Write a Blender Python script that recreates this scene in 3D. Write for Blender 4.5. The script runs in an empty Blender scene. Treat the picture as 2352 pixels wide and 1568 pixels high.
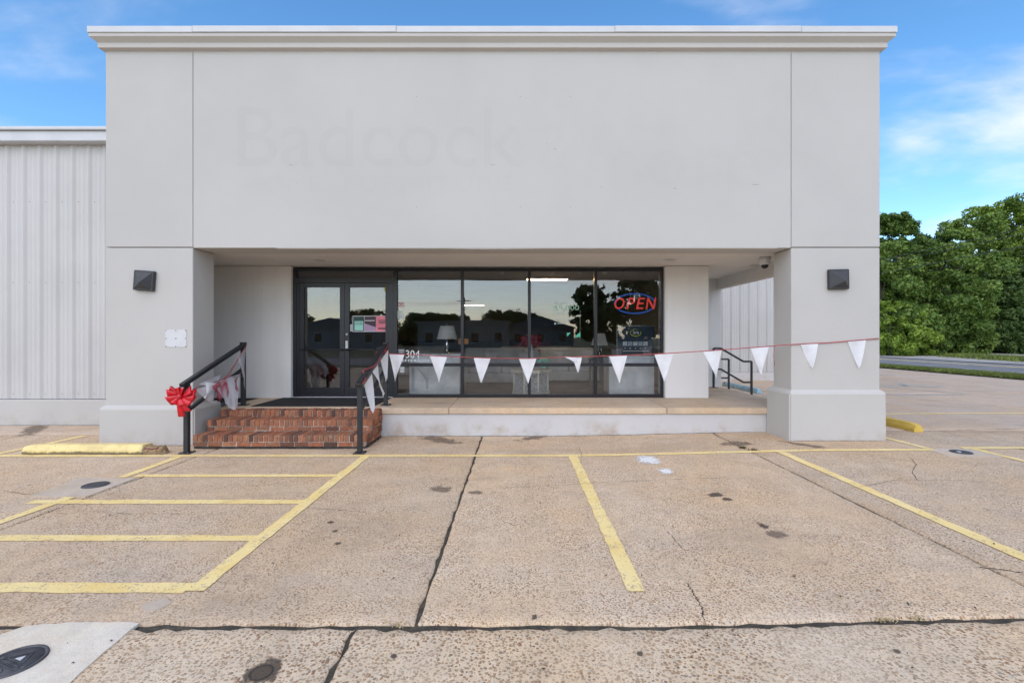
import bpy, bmesh, math, random
import numpy as np
from mathutils import Vector, Matrix
R = math.radians
random.seed(7)
rng = np.random.default_rng(7)
sc = bpy.context.scene
col = sc.collection

# ------------------------------------------------------------------ camera
CH = 1.56                       # eye height in metres
cam_d = bpy.data.cameras.new('camera')
cam = bpy.data.objects.new('camera', cam_d)
col.objects.link(cam)
cam.location = (0, 0, CH)
cam.rotation_euler = (R(90), 0, 0)
cam_d.sensor_width = 36
cam_d.lens = 36 * 1072 / 2352
cam_d.shift_x = -11 / 2352
cam_d.shift_y = -9 / 2352
cam_d.clip_start = 0.05
cam_d.clip_end = 3000
sc.camera = cam

# ------------------------------------------------------------------ sky and sun
SUN_EL, SUN_AZ = 44, 194         # azimuth clockwise from +Y: behind and to the left of the camera
SUN_STRENGTH, SKY_STRENGTH = 1.5, 0.15
world = bpy.data.worlds.new('World')
sc.world = world
world.use_nodes = True
world.cycles.sampling_method = 'MANUAL'
world.cycles.sample_map_resolution = 512
wt = world.node_tree
for n in list(wt.nodes):
    wt.nodes.remove(n)
def wn(t, **k):
    n = wt.nodes.new(t)
    for a, b in k.items():
        setattr(n, a, b)
    return n
def wl(a, b):
    wt.links.new(a, b)
w_out = wn('ShaderNodeOutputWorld')
w_sky = wn('ShaderNodeTexSky', sky_type='NISHITA', sun_disc=False, sun_elevation=R(SUN_EL), sun_rotation=R(SUN_AZ))
w_sky.air_density, w_sky.dust_density, w_sky.ozone_density = 1.0, 0.6, 3.0
w_hs = wn('ShaderNodeHueSaturation')
w_hs.inputs['Saturation'].default_value = 1.2
w_hs.inputs['Hue'].default_value = 0.496
wl(w_sky.outputs[0], w_hs.inputs['Color'])
w_bg = wn('ShaderNodeBackground')
w_bg.inputs[1].default_value = SKY_STRENGTH
wl(w_hs.outputs[0], w_bg.inputs[0])
w_tc = wn('ShaderNodeTexCoord')
w_sep = wn('ShaderNodeSeparateXYZ')
wl(w_tc.outputs['Generated'], w_sep.inputs[0])
def wm(op, a, b=None, clamp=False):
    n = wn('ShaderNodeMath', operation=op, use_clamp=clamp)
    for i, v in enumerate((a, b)):
        if v is None:
            continue
        if isinstance(v, (int, float)):
            n.inputs[i].default_value = v
        else:
            wl(v, n.inputs[i])
    return n.outputs[0]
zz = wm('ADD', wm('MAXIMUM', w_sep.outputs[2], 0.0), 0.16)
cx, cy = wm('DIVIDE', w_sep.outputs[0], zz), wm('DIVIDE', w_sep.outputs[1], zz)
w_c = wn('ShaderNodeCombineXYZ')
wl(cx, w_c.inputs[0]); wl(cy, w_c.inputs[1])
w_map = wn('ShaderNodeMapping')
w_map.inputs['Location'].default_value = (1.75, 6.12, 0)
w_map.inputs['Scale'].default_value = (0.8, 1.25, 1)
wl(w_c.outputs[0], w_map.inputs[0])
w_n1 = wn('ShaderNodeTexNoise')
w_n1.inputs['Scale'].default_value = 0.9
w_n1.inputs['Detail'].default_value = 7
w_n1.inputs['Roughness'].default_value = 0.52
w_n1.inputs['Distortion'].default_value = 0.25
wl(w_map.outputs[0], w_n1.inputs['Vector'])
w_ramp = wn('ShaderNodeMapRange')
w_ramp.interpolation_type = 'SMOOTHSTEP'
w_ramp.inputs['From Min'].default_value = 0.51
w_ramp.inputs['From Max'].default_value = 0.72
w_ramp.inputs['To Max'].default_value = 0.92
wl(w_n1.outputs[0], w_ramp.inputs[0])
w_cl = wn('ShaderNodeBackground')
w_cl.inputs[0].default_value = (1.0, 0.96, 0.97, 1)
w_cl.inputs[1].default_value = 0.72
w_mix = wn('ShaderNodeMixShader')
wl(w_ramp.outputs[0], w_mix.inputs[0])
wl(w_bg.outputs[0], w_mix.inputs[1]); wl(w_cl.outputs[0], w_mix.inputs[2])
wl(w_mix.outputs[0], w_out.inputs[0])

sun_d = bpy.data.lights.new('sun', 'SUN')
sun_d.energy = SUN_STRENGTH
sun_d.angle = R(110)
sun_d.color = (1.0, 0.845, 0.665)
sun = bpy.data.objects.new('sun', sun_d)
col.objects.link(sun)
az, el = R(SUN_AZ), R(SUN_EL)
to_sun = Vector((math.sin(az) * math.cos(el), math.cos(az) * math.cos(el), math.sin(el)))
sun.rotation_euler = (-to_sun).to_track_quat('-Z', 'Y').to_euler()
sun.location = to_sun * 60

sc.view_settings.view_transform = 'Standard'
sc.view_settings.look = 'None'
sc.view_settings.gamma = 1
sc.view_settings.exposure = 0.79
sc.render.engine = 'CYCLES'
sc.cycles.use_denoising = True
sc.cycles.max_bounces = 8
sc.cycles.transparent_max_bounces = 16
sc.cycles.sample_clamp_indirect = 6

# ------------------------------------------------------------------ materials
class NT:
    def __init__(s, name):
        s.m = bpy.data.materials.new(name)
        s.m.use_nodes = True
        s.t = s.m.node_tree
        s.p = s.t.nodes['Principled BSDF']
        s.o = s.t.nodes['Material Output']
        s._pos = None
    def n(s, t, **k):
        n = s.t.nodes.new(t)
        for a, b in k.items():
            setattr(n, a, b)
        return n
    def l(s, a, b):
        s.t.links.new(a, b)
    def pos(s):
        if s._pos is None:
            s._pos = s.n('ShaderNodeNewGeometry').outputs['Position']
        return s._pos
    def obj(s):
        return s.n('ShaderNodeTexCoord').outputs['Object']
    def mapv(s, v, scale, loc=(0, 0, 0)):
        n = s.n('ShaderNodeMapping')
        n.inputs['Scale'].default_value = scale
        n.inputs['Location'].default_value = loc
        s.l(v, n.inputs[0])
        return n.outputs[0]
    def noise(s, scale, detail=4, rough=0.55, v=None, dist=0):
        n = s.n('ShaderNodeTexNoise')
        n.inputs['Scale'].default_value = scale
        n.inputs['Detail'].default_value = detail
        n.inputs['Roughness'].default_value = rough
        n.inputs['Distortion'].default_value = dist
        s.l(v if v is not None else s.pos(), n.inputs['Vector'])
        return n.outputs[0]
    def voro(s, scale, v=None, feature='F1', rand=1.0, dim='2D'):
        n = s.n('ShaderNodeTexVoronoi', feature=feature, voronoi_dimensions=dim)
        n.inputs['Scale'].default_value = scale
        n.inputs['Randomness'].default_value = rand
        s.l(v if v is not None else s.pos(), n.inputs['Vector'])
        return n
    def rng(s, v, a, b, c=0.0, d=1.0, smooth=True):
        n = s.n('ShaderNodeMapRange')
        if smooth:
            n.interpolation_type = 'SMOOTHSTEP'
        for i, x in zip(('From Min', 'From Max', 'To Min', 'To Max'), (a, b, c, d)):
            n.inputs[i].default_value = x
        s.l(v, n.inputs[0])
        return n.outputs[0]
    def math(s, op, a, b=None):
        n = s.n('ShaderNodeMath', operation=op)
        for i, v in enumerate((a, b)):
            if v is None:
                continue
            if isinstance(v, (int, float)):
                n.inputs[i].default_value = v
            else:
                s.l(v, n.inputs[i])
        return n.outputs[0]
    def mix(s, f, a, b, mode='MIX'):
        n = s.n('ShaderNodeMix', data_type='RGBA', blend_type=mode)
        for i, v in ((0, f), (6, a), (7, b)):
            if isinstance(v, (int, float)):
                n.inputs[i].default_value = v
            elif isinstance(v, tuple):
                n.inputs[i].default_value = (*v, 1) if len(v) == 3 else v
            else:
                s.l(v, n.inputs[i])
        return n.outputs[2]
    def ramp(s, f, stops, interp='LINEAR'):
        n = s.n('ShaderNodeValToRGB')
        n.color_ramp.interpolation = interp
        e = n.color_ramp.elements
        while len(e) < len(stops):
            e.new(0.5)
        for i, (p, c) in enumerate(stops):
            e[i].position = p
            e[i].color = (*c, 1)
        s.l(f, n.inputs[0])
        return n.outputs[0]
    def bump(s, h, strength=0.3, dist=0.01, prev=None):
        n = s.n('ShaderNodeBump')
        n.inputs['Strength'].default_value = strength
        n.inputs['Distance'].default_value = dist
        s.l(h, n.inputs['Height'])
        if prev is not None:
            s.l(prev, n.inputs['Normal'])
        return n.outputs[0]
    def rand(s):
        return s.n('ShaderNodeObjectInfo').outputs['Random']
    def done(s, color=None, rough=0.7, metal=0.0, normal=None, spec=None):
        if color is not None:
            if isinstance(color, tuple):
                s.p.inputs['Base Color'].default_value = (*color, 1)
            else:
                s.l(color, s.p.inputs['Base Color'])
        if isinstance(rough, (int, float)):
            s.p.inputs['Roughness'].default_value = rough
        else:
            s.l(rough, s.p.inputs['Roughness'])
        s.p.inputs['Metallic'].default_value = metal
        if spec is not None:
            s.p.inputs['Specular IOR Level'].default_value = spec
        if normal is not None:
            s.l(normal, s.p.inputs['Normal'])
        return s.m
def simple(name, c, rough=0.6, metal=0.0, var=0.12, scale=6, bscale=60, bstr=0.1, spec=None):
    k = NT(name)
    f = k.noise(scale, 4)
    c2 = tuple(x * (1 - var) for x in c)
    c1 = tuple(min(1, x * (1 + var * 0.6)) for x in c)
    cc = k.mix(k.rng(f, 0.3, 0.7), c1, c2)
    b = k.bump(k.noise(bscale, 3), bstr, 0.004)
    return k.done(cc, rough, metal, b, spec)

def m_stucco(name, c, dirt=0.0):
    k = NT(name)
    p = k.pos()
    big = k.rng(k.noise(0.55, 5, 0.6), 0.3, 0.7)
    cc = k.mix(big, c, tuple(x * 0.935 for x in c))
    streak = k.rng(k.noise(1.0, 4, 0.6, k.mapv(p, (5, 5, 0.25))), 0.42, 0.75)
    cc = k.mix(k.math('MULTIPLY', streak, 0.16), cc, (0.50, 0.49, 0.47))
    fine = k.noise(55, 3, 0.6)
    cc = k.mix(k.math('MULTIPLY', k.rng(fine, 0.35, 0.7), 0.10), cc, tuple(x * 0.7 for x in c))
    if dirt:
        sx = k.n('ShaderNodeSeparateXYZ'); k.l(p, sx.inputs[0])
        low = k.rng(sx.outputs[2], 0.0, 0.35, 1.0, 0.0)
        dn = k.rng(k.noise(3.0, 5, 0.65), 0.42, 0.72)
        cc = k.mix(k.math('MULTIPLY', k.math('MULTIPLY', low, dn), dirt), cc, (0.40, 0.31, 0.22))
    b = k.bump(k.noise(90, 4, 0.65), 0.28, 0.006)
    b = k.bump(k.noise(2.2, 3, 0.5), 0.10, 0.03, b)
    return k.done(cc, 0.85, 0, b, 0.25)

def m_concrete(name, cement, pebscale, pebamt, stain=0.35, bstr=0.5, dim='2D', gritty=0.62):
    k = NT(name)
    p = k.pos()
    flat = k.mapv(p, (1, 1, 0.3 if dim == '2D' else 1))
    base = k.mix(k.rng(k.noise(0.7, 6, 0.62), 0.3, 0.7), cement, tuple(a * b for a, b in zip(cement, (1.02, 0.90, 0.74))))
    base = k.mix(k.math('MULTIPLY', k.rng(k.noise(3.5, 6, 0.7), 0.4, 0.75), 0.45), base, tuple(x * 0.62 for x in cement))
    warp = k.n('ShaderNodeVectorMath', operation='ADD')
    nz = k.n('ShaderNodeTexNoise'); nz.inputs['Scale'].default_value = pebscale * 0.8
    k.l(flat, nz.inputs['Vector'])
    sc_ = k.n('ShaderNodeVectorMath', operation='SCALE'); sc_.inputs['Scale'].default_value = 0.6 / pebscale
    k.l(nz.outputs['Color'], sc_.inputs[0]); k.l(flat, warp.inputs[0]); k.l(sc_.outputs[0], warp.inputs[1])
    v = k.voro(pebscale, warp.outputs[0], dim=dim)
    sepc = k.n('ShaderNodeSeparateColor'); k.l(v.outputs['Color'], sepc.inputs[0])
    peb = k.ramp(sepc.outputs[0], [(0.0, (0.13, 0.07, 0.042)), (0.16, (0.28, 0.13, 0.06)), (0.32, (0.45, 0.27, 0.125)), (0.5, (0.31, 0.185, 0.10)),
                                   (0.68, (0.56, 0.41, 0.25)), (0.84, (0.21, 0.165, 0.125)), (1.0, (0.66, 0.58, 0.46))])
    size = k.math('ADD', k.math('MULTIPLY', sepc.outputs[1], 0.30), 0.26)
    inside = k.rng(k.math('SUBTRACT', size, v.outputs['Distance']), 0.0, 0.08)
    present = k.rng(sepc.outputs[2], 0.20, 0.32)
    wear = k.rng(k.noise(1.6, 5, 0.65), 0.30, 0.62, 0.35, 1.0)
    f = k.math('MULTIPLY', k.math('MULTIPLY', inside, present), k.math('MULTIPLY', wear, pebamt))
    cc = k.mix(f, base, peb)
    v2 = k.voro(pebscale * 0.55, k.mapv(flat, (1, 1, 1), (3.3, 1.7, 0)), dim=dim)
    pit = k.rng(v2.outputs['Distance'], 0.0, 0.16, 1.0, 0.0)
    s2 = k.n('ShaderNodeSeparateColor'); k.l(v2.outputs['Color'], s2.inputs[0])
    pit = k.math('MULTIPLY', pit, k.rng(s2.outputs[0], 0.62, 0.7))
    cc = k.mix(k.math('MULTIPLY', pit, 0.6), cc, (0.16, 0.115, 0.085))
    st = k.rng(k.noise(0.9, 6, 0.68, k.mapv(p, (0.6, 1.2, 1), (7, 3, 0))), 0.50, 0.72)
    cc = k.mix(k.math('MULTIPLY', st, stain), cc, (0.27, 0.215, 0.165))
    pale = k.rng(k.noise(1.3, 6, 0.66, k.mapv(p, (0.5, 1, 1), (1, 9, 0))), 0.55, 0.75)
    cc = k.mix(k.math('MULTIPLY', pale, 0.45), cc, (0.58, 0.48, 0.39))
    mott = k.rng(k.noise(13, 5, 0.7), 0.34, 0.66)
    cc = k.mix(k.math('MULTIPLY', mott, 0.24), cc, tuple(x * y for x, y in zip(cement, (0.60, 0.54, 0.47))))
    grit = k.rng(k.noise(120, 2, 0.6), 0.52, 0.66)
    cc = k.mix(k.math('MULTIPLY', grit, gritty), cc, tuple(x * 0.36 for x in cement))
    track = k.rng(k.noise(0.8, 4, 0.6, k.mapv(p, (1.6, 0.22, 1), (4, 2, 0))), 0.50, 0.70)
    cc = k.mix(k.math('MULTIPLY', track, 0.28), cc, tuple(x * y for x, y in zip(cement, (0.62, 0.55, 0.48))))
    r = k.rand()
    cc = k.mix(1.0, cc, k.ramp(r, [(0, (0.90, 0.90, 0.90)), (1, (1.0, 1.0, 1.0))]), 'MULTIPLY')
    h = k.math('SUBTRACT', k.math('MULTIPLY', inside, present), k.math('MULTIPLY', pit, 1.5))
    b = k.bump(h, bstr, 0.004)
    b = k.bump(k.noise(140, 3, 0.6), 0.25, 0.003, b)
    return k.done(cc, 0.82, 0, b, 0.3)

MAT = {}
STUCCO = (0.535, 0.515, 0.485)
MAT['stucco'] = m_stucco('stucco', STUCCO)
MAT['stucco_low'] = m_stucco('stucco_low', STUCCO, 0.5)
MAT['stucco_porch'] = m_stucco('stucco_porch', (0.80, 0.775, 0.75))  # same white paint as the front, lightened to offset shade in the recess
MAT['ghost'] = m_stucco('stucco_patch', (0.520, 0.500, 0.471))
MAT['ghost_faint'] = m_stucco('stucco_patch_faint', (0.5295, 0.5095, 0.4805))
MAT['cornice'] = m_stucco('cornice_paint', (0.57, 0.54, 0.505))
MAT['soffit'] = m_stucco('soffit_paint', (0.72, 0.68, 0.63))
MAT['groove'] = simple('groove', (0.36, 0.35, 0.33), 0.9)
MAT['cap'] = simple('cap_metal', (0.58, 0.585, 0.60), 0.45, 0.0, 0.06, 2.5, 20, 0.05)
MAT['metal_panel'] = simple('panel_paint', (0.53, 0.515, 0.50), 0.5, 0.0, 0.05, 0.8, 15, 0.05)
MAT['basewall'] = m_stucco('porch_base_paint', (0.60, 0.58, 0.57), 0.9)
MAT['slab'] = m_concrete('lot_concrete', (0.75, 0.60, 0.445), 70, 1.0)
MAT['slab_near'] = m_concrete('lot_concrete_exposed', (0.80, 0.65, 0.48), 56, 1.0, 0.2, 0.6)
MAT['slab_far'] = m_concrete('lot_concrete_far', (0.70, 0.575, 0.465), 70, 0.6, 0.25)
MAT['porch'] = m_concrete('porch_concrete', (0.70, 0.565, 0.43), 90, 0.25, 0.5, 0.2, '3D', 0.25)
MAT['patch'] = m_concrete('patch_concrete', (0.80, 0.755, 0.665), 120, 0.15, 0.15, 0.2, '2D', 0.12)
MAT['patch2'] = m_concrete('patch_concrete_dull', (0.60, 0.53, 0.45), 120, 0.15, 0.15, 0.2, '2D', 0.12)

def m_dirt():
    k = NT('joint_dirt')
    c = k.mix(k.rng(k.noise(14, 5, 0.7), 0.35, 0.7), (0.045, 0.038, 0.03), (0.10, 0.085, 0.06))
    c = k.mix(k.rng(k.noise(2.5, 4, 0.7), 0.55, 0.7, 0, 0.5), c, (0.06, 0.075, 0.025))
    return k.done(c, 0.95, 0, k.bump(k.noise(70, 4), 0.8, 0.02))
MAT['dirt'] = m_dirt()
MAT['crack_or_shade'] = simple('crack_or_shade_dark', (0.055, 0.045, 0.036), 0.95, 0, 0.5, 9)
def m_paint(name, c, worn, wornto=(0.40, 0.32, 0.24)):
    k = NT(name)
    v = k.voro(62, k.mapv(k.pos(), (1, 1, 0.3)))
    n = k.noise(9, 6, 0.7)
    f = k.rng(k.math('ADD', k.noise(60, 3, 0.6), k.math('MULTIPLY', n, 0.8)), 1.0 - worn, 1.16 - worn)
    cc = k.mix(k.rng(k.noise(2.5, 5), 0.3, 0.7), c, (c[0] * 0.93, c[1] * 0.86, c[2] * 0.68))
    cc = k.mix(k.math('MULTIPLY', f, 0.75), cc, wornto)
    b = k.bump(v.outputs['Distance'], 0.35, 0.005)
    return k.done(cc, 0.75, 0, b, 0.3)
MAT['yellow'] = m_paint('yellow_line_paint', (0.88, 0.70, 0.33), 0.06)
MAT['blue_line'] = m_paint('blue_line_paint', (0.42, 0.52, 0.58), 0.25)
MAT['white_spill'] = m_paint('white_spill_paint', (0.72, 0.71, 0.68), 0.14)

def m_fade(name, c, thr, scale, soft=0.12, strength=1.0, rough=0.9):
    """stain or spill: an opaque blotch whose edge breaks up with noise round the object's centre"""
    k = NT(name)
    o = k.obj()
    ln = k.n('ShaderNodeVectorMath', operation='LENGTH'); k.l(o, ln.inputs[0])
    nz = k.noise(scale, 6, 0.72, k.pos())
    f = k.math('SUBTRACT', k.math('ADD', nz, 0.0), k.math('MULTIPLY', ln.outputs['Value'], 0.55))
    f = k.math('MULTIPLY', k.rng(f, thr, thr + soft), strength)
    k.done(c, rough)
    tr = k.n('ShaderNodeBsdfTransparent')
    mx = k.n('ShaderNodeMixShader')
    k.l(f, mx.inputs[0]); k.l(tr.outputs[0], mx.inputs[1]); k.l(k.p.outputs[0], mx.inputs[2])
    k.l(mx.outputs[0], k.o.inputs[0])
    return k.m
MAT['stain'] = m_fade('dark_stain', (0.10, 0.075, 0.055), 0.16, 9, 0.14, 0.75)
MAT['stain_soft'] = m_fade('soft_stain', (0.20, 0.15, 0.11), 0.12, 7, 0.2, 0.6)
MAT['spill'] = m_fade('white_spill', (0.78, 0.77, 0.75), 0.20, 22, 0.10, 0.95)

MAT['asphalt'] = simple('asphalt', (0.20, 0.195, 0.195), 0.85, 0, 0.25, 1.2, 70, 0.4)
MAT['asphalt_white'] = simple('bleached_concrete', (0.40, 0.37, 0.34), 0.85, 0, 0.2, 0.5, 50, 0.3)
def m_ground():
    k = NT('earth_and_grass')
    c = k.mix(k.rng(k.noise(0.25, 6, 0.65), 0.35, 0.65), (0.07, 0.10, 0.03), (0.12, 0.105, 0.055))
    c = k.mix(k.rng(k.noise(9, 4), 0.4, 0.7, 0, 0.6), c, (0.045, 0.06, 0.02))
    return k.done(c, 0.95, 0, k.bump(k.noise(25, 4), 0.6, 0.05))
MAT['earth'] = m_ground()
MAT['grass'] = simple('grass_blades', (0.15, 0.19, 0.03), 0.7, 0, 0.4, 1.5)
MAT['weed'] = simple('weed_leaf', (0.10, 0.13, 0.04), 0.7, 0, 0.3, 30)
MAT['straw'] = simple('dry_straw', (0.45, 0.34, 0.18), 0.8, 0, 0.3, 30)
MAT['debris'] = simple('dead_leaf', (0.085, 0.055, 0.038), 0.85, 0, 0.5, 12)

def m_brick():
    k = NT('brick')
    r = k.rand()
    c = k.ramp(r, [(0, (0.09, 0.05, 0.04)), (0.15, (0.22, 0.09, 0.055)), (0.32, (0.34, 0.125, 0.065)), (0.55, (0.40, 0.155, 0.078)),
                   (0.72, (0.24, 0.11, 0.065)), (0.9, (0.46, 0.20, 0.10)), (1, (0.17, 0.10, 0.07))])
    n = k.noise(26, 5, 0.7)
    c = k.mix(k.rng(n, 0.42, 0.72, 0, 0.65), c, (0.11, 0.06, 0.045))
    ef = k.rng(k.noise(7, 6, 0.72), 0.60, 0.70)
    c = k.mix(k.math('MULTIPLY', ef, 0.55), c, (0.55, 0.47, 0.42))
    k.noise(4, 4)
    b = k.bump(k.noise(110, 4, 0.7), 0.5, 0.004)
    return k.done(c, 0.85, 0, b, 0.25)
MAT['brick'] = m_brick()
MAT['mortar'] = simple('mortar', (0.44, 0.38, 0.32), 0.95, 0, 0.45, 9, 80, 0.6)
MAT['frame'] = simple('dark_frame', (0.013, 0.0135, 0.019), 0.35, 0.0, 0.2, 3, 30, 0.03)
MAT['rail'] = simple('black_rail_paint', (0.019, 0.021, 0.025), 0.45, 0, 0.35, 5, 90, 0.15)
MAT['lamp_black'] = simple('lamp_black', (0.038, 0.038, 0.042), 0.5, 0, 0.15, 9, 90, 0.1)
MAT['mat'] = simple('rubber_mat', (0.010, 0.010, 0.011), 0.9, 0, 0.3, 14, 160, 0.6)
MAT['iron'] = simple('cast_iron', (0.085, 0.085, 0.09), 0.5, 0.3, 0.3, 20, 160, 0.4)
MAT['white'] = simple('white_paint', (0.60, 0.60, 0.60), 0.45, 0, 0.04, 5)
MAT['screw'] = simple('screw_head', (0.10, 0.10, 0.10), 0.5, 0.5)
MAT['blackgloss'] = simple('black_gloss', (0.01, 0.01, 0.012), 0.08)

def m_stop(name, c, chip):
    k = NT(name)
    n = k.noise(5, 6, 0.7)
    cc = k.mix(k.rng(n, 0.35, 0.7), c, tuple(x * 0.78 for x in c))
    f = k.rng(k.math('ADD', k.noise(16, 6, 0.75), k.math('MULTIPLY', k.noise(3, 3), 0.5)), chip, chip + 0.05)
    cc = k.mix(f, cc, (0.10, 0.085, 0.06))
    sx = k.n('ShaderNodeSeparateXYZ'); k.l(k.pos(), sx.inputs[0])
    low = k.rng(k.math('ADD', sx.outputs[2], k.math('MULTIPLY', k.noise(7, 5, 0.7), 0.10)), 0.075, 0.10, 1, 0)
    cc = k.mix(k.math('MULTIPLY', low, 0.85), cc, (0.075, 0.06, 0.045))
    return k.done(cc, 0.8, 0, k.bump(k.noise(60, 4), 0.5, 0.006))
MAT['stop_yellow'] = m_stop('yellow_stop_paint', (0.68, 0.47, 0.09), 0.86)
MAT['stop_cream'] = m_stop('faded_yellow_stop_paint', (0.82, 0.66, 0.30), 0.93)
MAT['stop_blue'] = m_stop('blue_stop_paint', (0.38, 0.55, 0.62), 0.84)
MAT['broken'] = m_concrete('broken_concrete', (0.36, 0.25, 0.15), 60, 1.0, 0.4, 1.0, '3D')

def m_glass():
    k = NT('window_glass')
    k.t.nodes.remove(k.p)
    fr = k.n('ShaderNodeFresnel'); fr.inputs[0].default_value = 1.5
    f = k.math('ADD', fr.outputs[0], 0.032)
    tr = k.n('ShaderNodeBsdfTransparent'); tr.inputs[0].default_value = (0.90, 0.91, 0.91, 1)
    gl = k.n('ShaderNodeBsdfGlossy'); gl.inputs['Roughness'].default_value = 0.0
    gl.inputs[0].default_value = (0.95, 0.97, 1, 1)
    mx = k.n('ShaderNodeMixShader')
    nb = k.bump(k.noise(0.8, 2), 0.03, 0.05)
    k.l(nb, gl.inputs['Normal'])
    k.l(f, mx.inputs[0]); k.l(tr.outputs[0], mx.inputs[1]); k.l(gl.outputs[0], mx.inputs[2])
    k.l(mx.outputs[0], k.o.inputs[0])
    return k.m
MAT['glass'] = m_glass()
def m_emit(name, c, s):
    k = NT(name)
    k.done(c, 0.5)
    k.p.inputs['Emission Color'].default_value = (*c, 1)
    k.p.inputs['Emission Strength'].default_value = s
    return k.m
MAT['tube_light'] = m_emit('lit_tube', (1.0, 0.66, 0.34), 16)
MAT['neon_red'] = m_emit('neon_red', (0.62, 0.045, 0.04), 0.45)
MAT['neon_blue'] = m_emit('neon_blue', (0.02, 0.08, 0.36), 0.35)
def m_cloth(name, c, trans=0.45):
    k = NT(name)
    k.done(k.mix(k.rng(k.noise(8, 4), 0.3, 0.7), c, tuple(x * 0.9 for x in c)), 0.6, 0, k.bump(k.noise(18, 3), 0.3, 0.01))
    t = k.n('ShaderNodeBsdfTranslucent'); t.inputs[0].default_value = (*c, 1)
    mx = k.n('ShaderNodeMixShader'); mx.inputs[0].default_value = trans
    k.l(k.p.outputs[0], mx.inputs[1]); k.l(t.outputs[0], mx.inputs[2]); k.l(mx.outputs[0], k.o.inputs[0])
    return k.m
MAT['pennant'] = m_cloth('white_pennant', (0.86, 0.86, 0.88), 0.25)
def m_sheer(name='sheer_pennant', c=(0.8, 0.78, 0.82), op=.5):
    k = NT(name)
    k.done(c, 0.6)
    tr = k.n('ShaderNodeBsdfTransparent')
    mx = k.n('ShaderNodeMixShader'); mx.inputs[0].default_value = op
    k.l(tr.outputs[0], mx.inputs[1]); k.l(k.p.outputs[0], mx.inputs[2]); k.l(mx.outputs[0], k.o.inputs[0])
    return k.m
MAT['sheer'] = m_sheer()
MAT['cord'] = simple('red_cord', (0.42, 0.06, 0.06), 0.6, 0, 0.3, 15)
MAT['cord_dark'] = simple('dark_red_cord', (0.16, 0.03, 0.035), 0.6, 0, 0.3, 15)
MAT['bow'] = simple('red_satin', (0.62, 0.01, 0.022), 0.28, 0, 0.25, 12, 30, 0.1)

def m_leaf(name, c1, c2, c3):
    k = NT(name)
    g = k.n('ShaderNodeNewGeometry')
    r = g.outputs['Random Per Island']
    c = k.ramp(r, [(0, c1), (0.55, c2), (1, c3)])
    c = k.mix(k.rng(k.noise(0.35, 3), 0.35, 0.68, 0, 0.4), c, c1)
    k.done(c, 0.55)
    k.p.inputs['Specular IOR Level'].default_value = 0.3
    t = k.n('ShaderNodeBsdfTranslucent')
    k.l(c, t.inputs[0])
    mx = k.n('ShaderNodeMixShader'); mx.inputs[0].default_value = 0.3
    k.l(k.p.outputs[0], mx.inputs[1]); k.l(t.outputs[0], mx.inputs[2]); k.l(mx.outputs[0], k.o.inputs[0])
    return k.m
MAT['leaf_a'] = m_leaf('leaf_mid', (0.078, 0.142, 0.031), (0.170, 0.270, 0.048), (0.301, 0.389, 0.084))
MAT['leaf_b'] = m_leaf('leaf_olive', (0.055, 0.110, 0.019), (0.119, 0.198, 0.032), (0.194, 0.273, 0.053))
MAT['leaf_c'] = m_leaf('leaf_dark', (0.041, 0.083, 0.023), (0.088, 0.158, 0.039), (0.173, 0.238, 0.063))
MAT['leaf_d'] = m_leaf('leaf_bright', (0.125, 0.209, 0.030), (0.239, 0.366, 0.047), (0.403, 0.502, 0.085))
MAT['bark'] = simple('bark', (0.09, 0.07, 0.055), 0.9, 0, 0.4, 6, 20, 0.8)

# ------------------------------------------------------------------ helpers
def gz(x, y=0):
    t = min(1, max(0, (x - 0.3) / 4.2))
    return 0.07 * t * t * (3 - 2 * t)
def G(px, py):
    """a point of the ground measured in the photograph -> metres on the lot"""
    h = CH
    for _ in range(6):
        X, Y = (px - 1187) / (py - 775) * h, h * 1072 / (py - 775)
        h = CH - gz(X)
    return X, Y
def link(name, me, mat=None, parent=None, loc=None):
    o = bpy.data.objects.new(name, me)
    col.objects.link(o)
    if mat is not None and me is not None and not me.materials:
        me.materials.append(MAT[mat] if isinstance(mat, str) else mat)
    if loc is not None:
        o.location = loc
    if parent is not None:
        o.parent = parent
        if loc is None:
            o.matrix_parent_inverse = wmat(parent).inverted()
    return o
def wmat(o):
    m = Matrix.LocRotScale(o.location, o.rotation_euler, o.scale)
    if o.parent is not None:
        return wmat(o.parent) @ o.matrix_parent_inverse @ m
    return m
def tag(o, label=None, cat=None, group=None, kind=None):
    if label: o['label'] = label
    if cat: o['category'] = cat
    if group: o['group'] = group
    if kind: o['kind'] = kind
    return o
def empty(name, loc, label=None, cat=None, group=None, rz=0):
    o = bpy.data.objects.new(name, None)
    col.objects.link(o)
    o.location = loc
    o.rotation_euler = (0, 0, rz)
    o.empty_display_size = 0.1
    return tag(o, label, cat, group)
def mesh_bm(bm, name='mesh', smooth=False):
    me = bpy.data.meshes.new(name)
    bm.normal_update()
    bm.to_mesh(me)
    bm.free()
    if smooth:
        for p in me.polygons:
            p.use_smooth = True
    return me
def bm_box(bm, x0, x1, y0, y1, z0, z1):
    vs = [bm.verts.new(v) for v in ((x0, y0, z0), (x1, y0, z0), (x1, y1, z0), (x0, y1, z0), (x0, y0, z1), (x1, y0, z1), (x1, y1, z1), (x0, y1, z1))]
    fs = [(3, 2, 1, 0), (4, 5, 6, 7), (0, 1, 5, 4), (1, 2, 6, 5), (2, 3, 7, 6), (3, 0, 4, 7)]
    return [bm.faces.new([vs[i] for i in f]) for f in fs]
def bevel_all(bm, w, seg=1):
    bmesh.ops.bevel(bm, geom=list(bm.edges), offset=w, segments=seg, affect='EDGES', profile=0.5)
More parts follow.
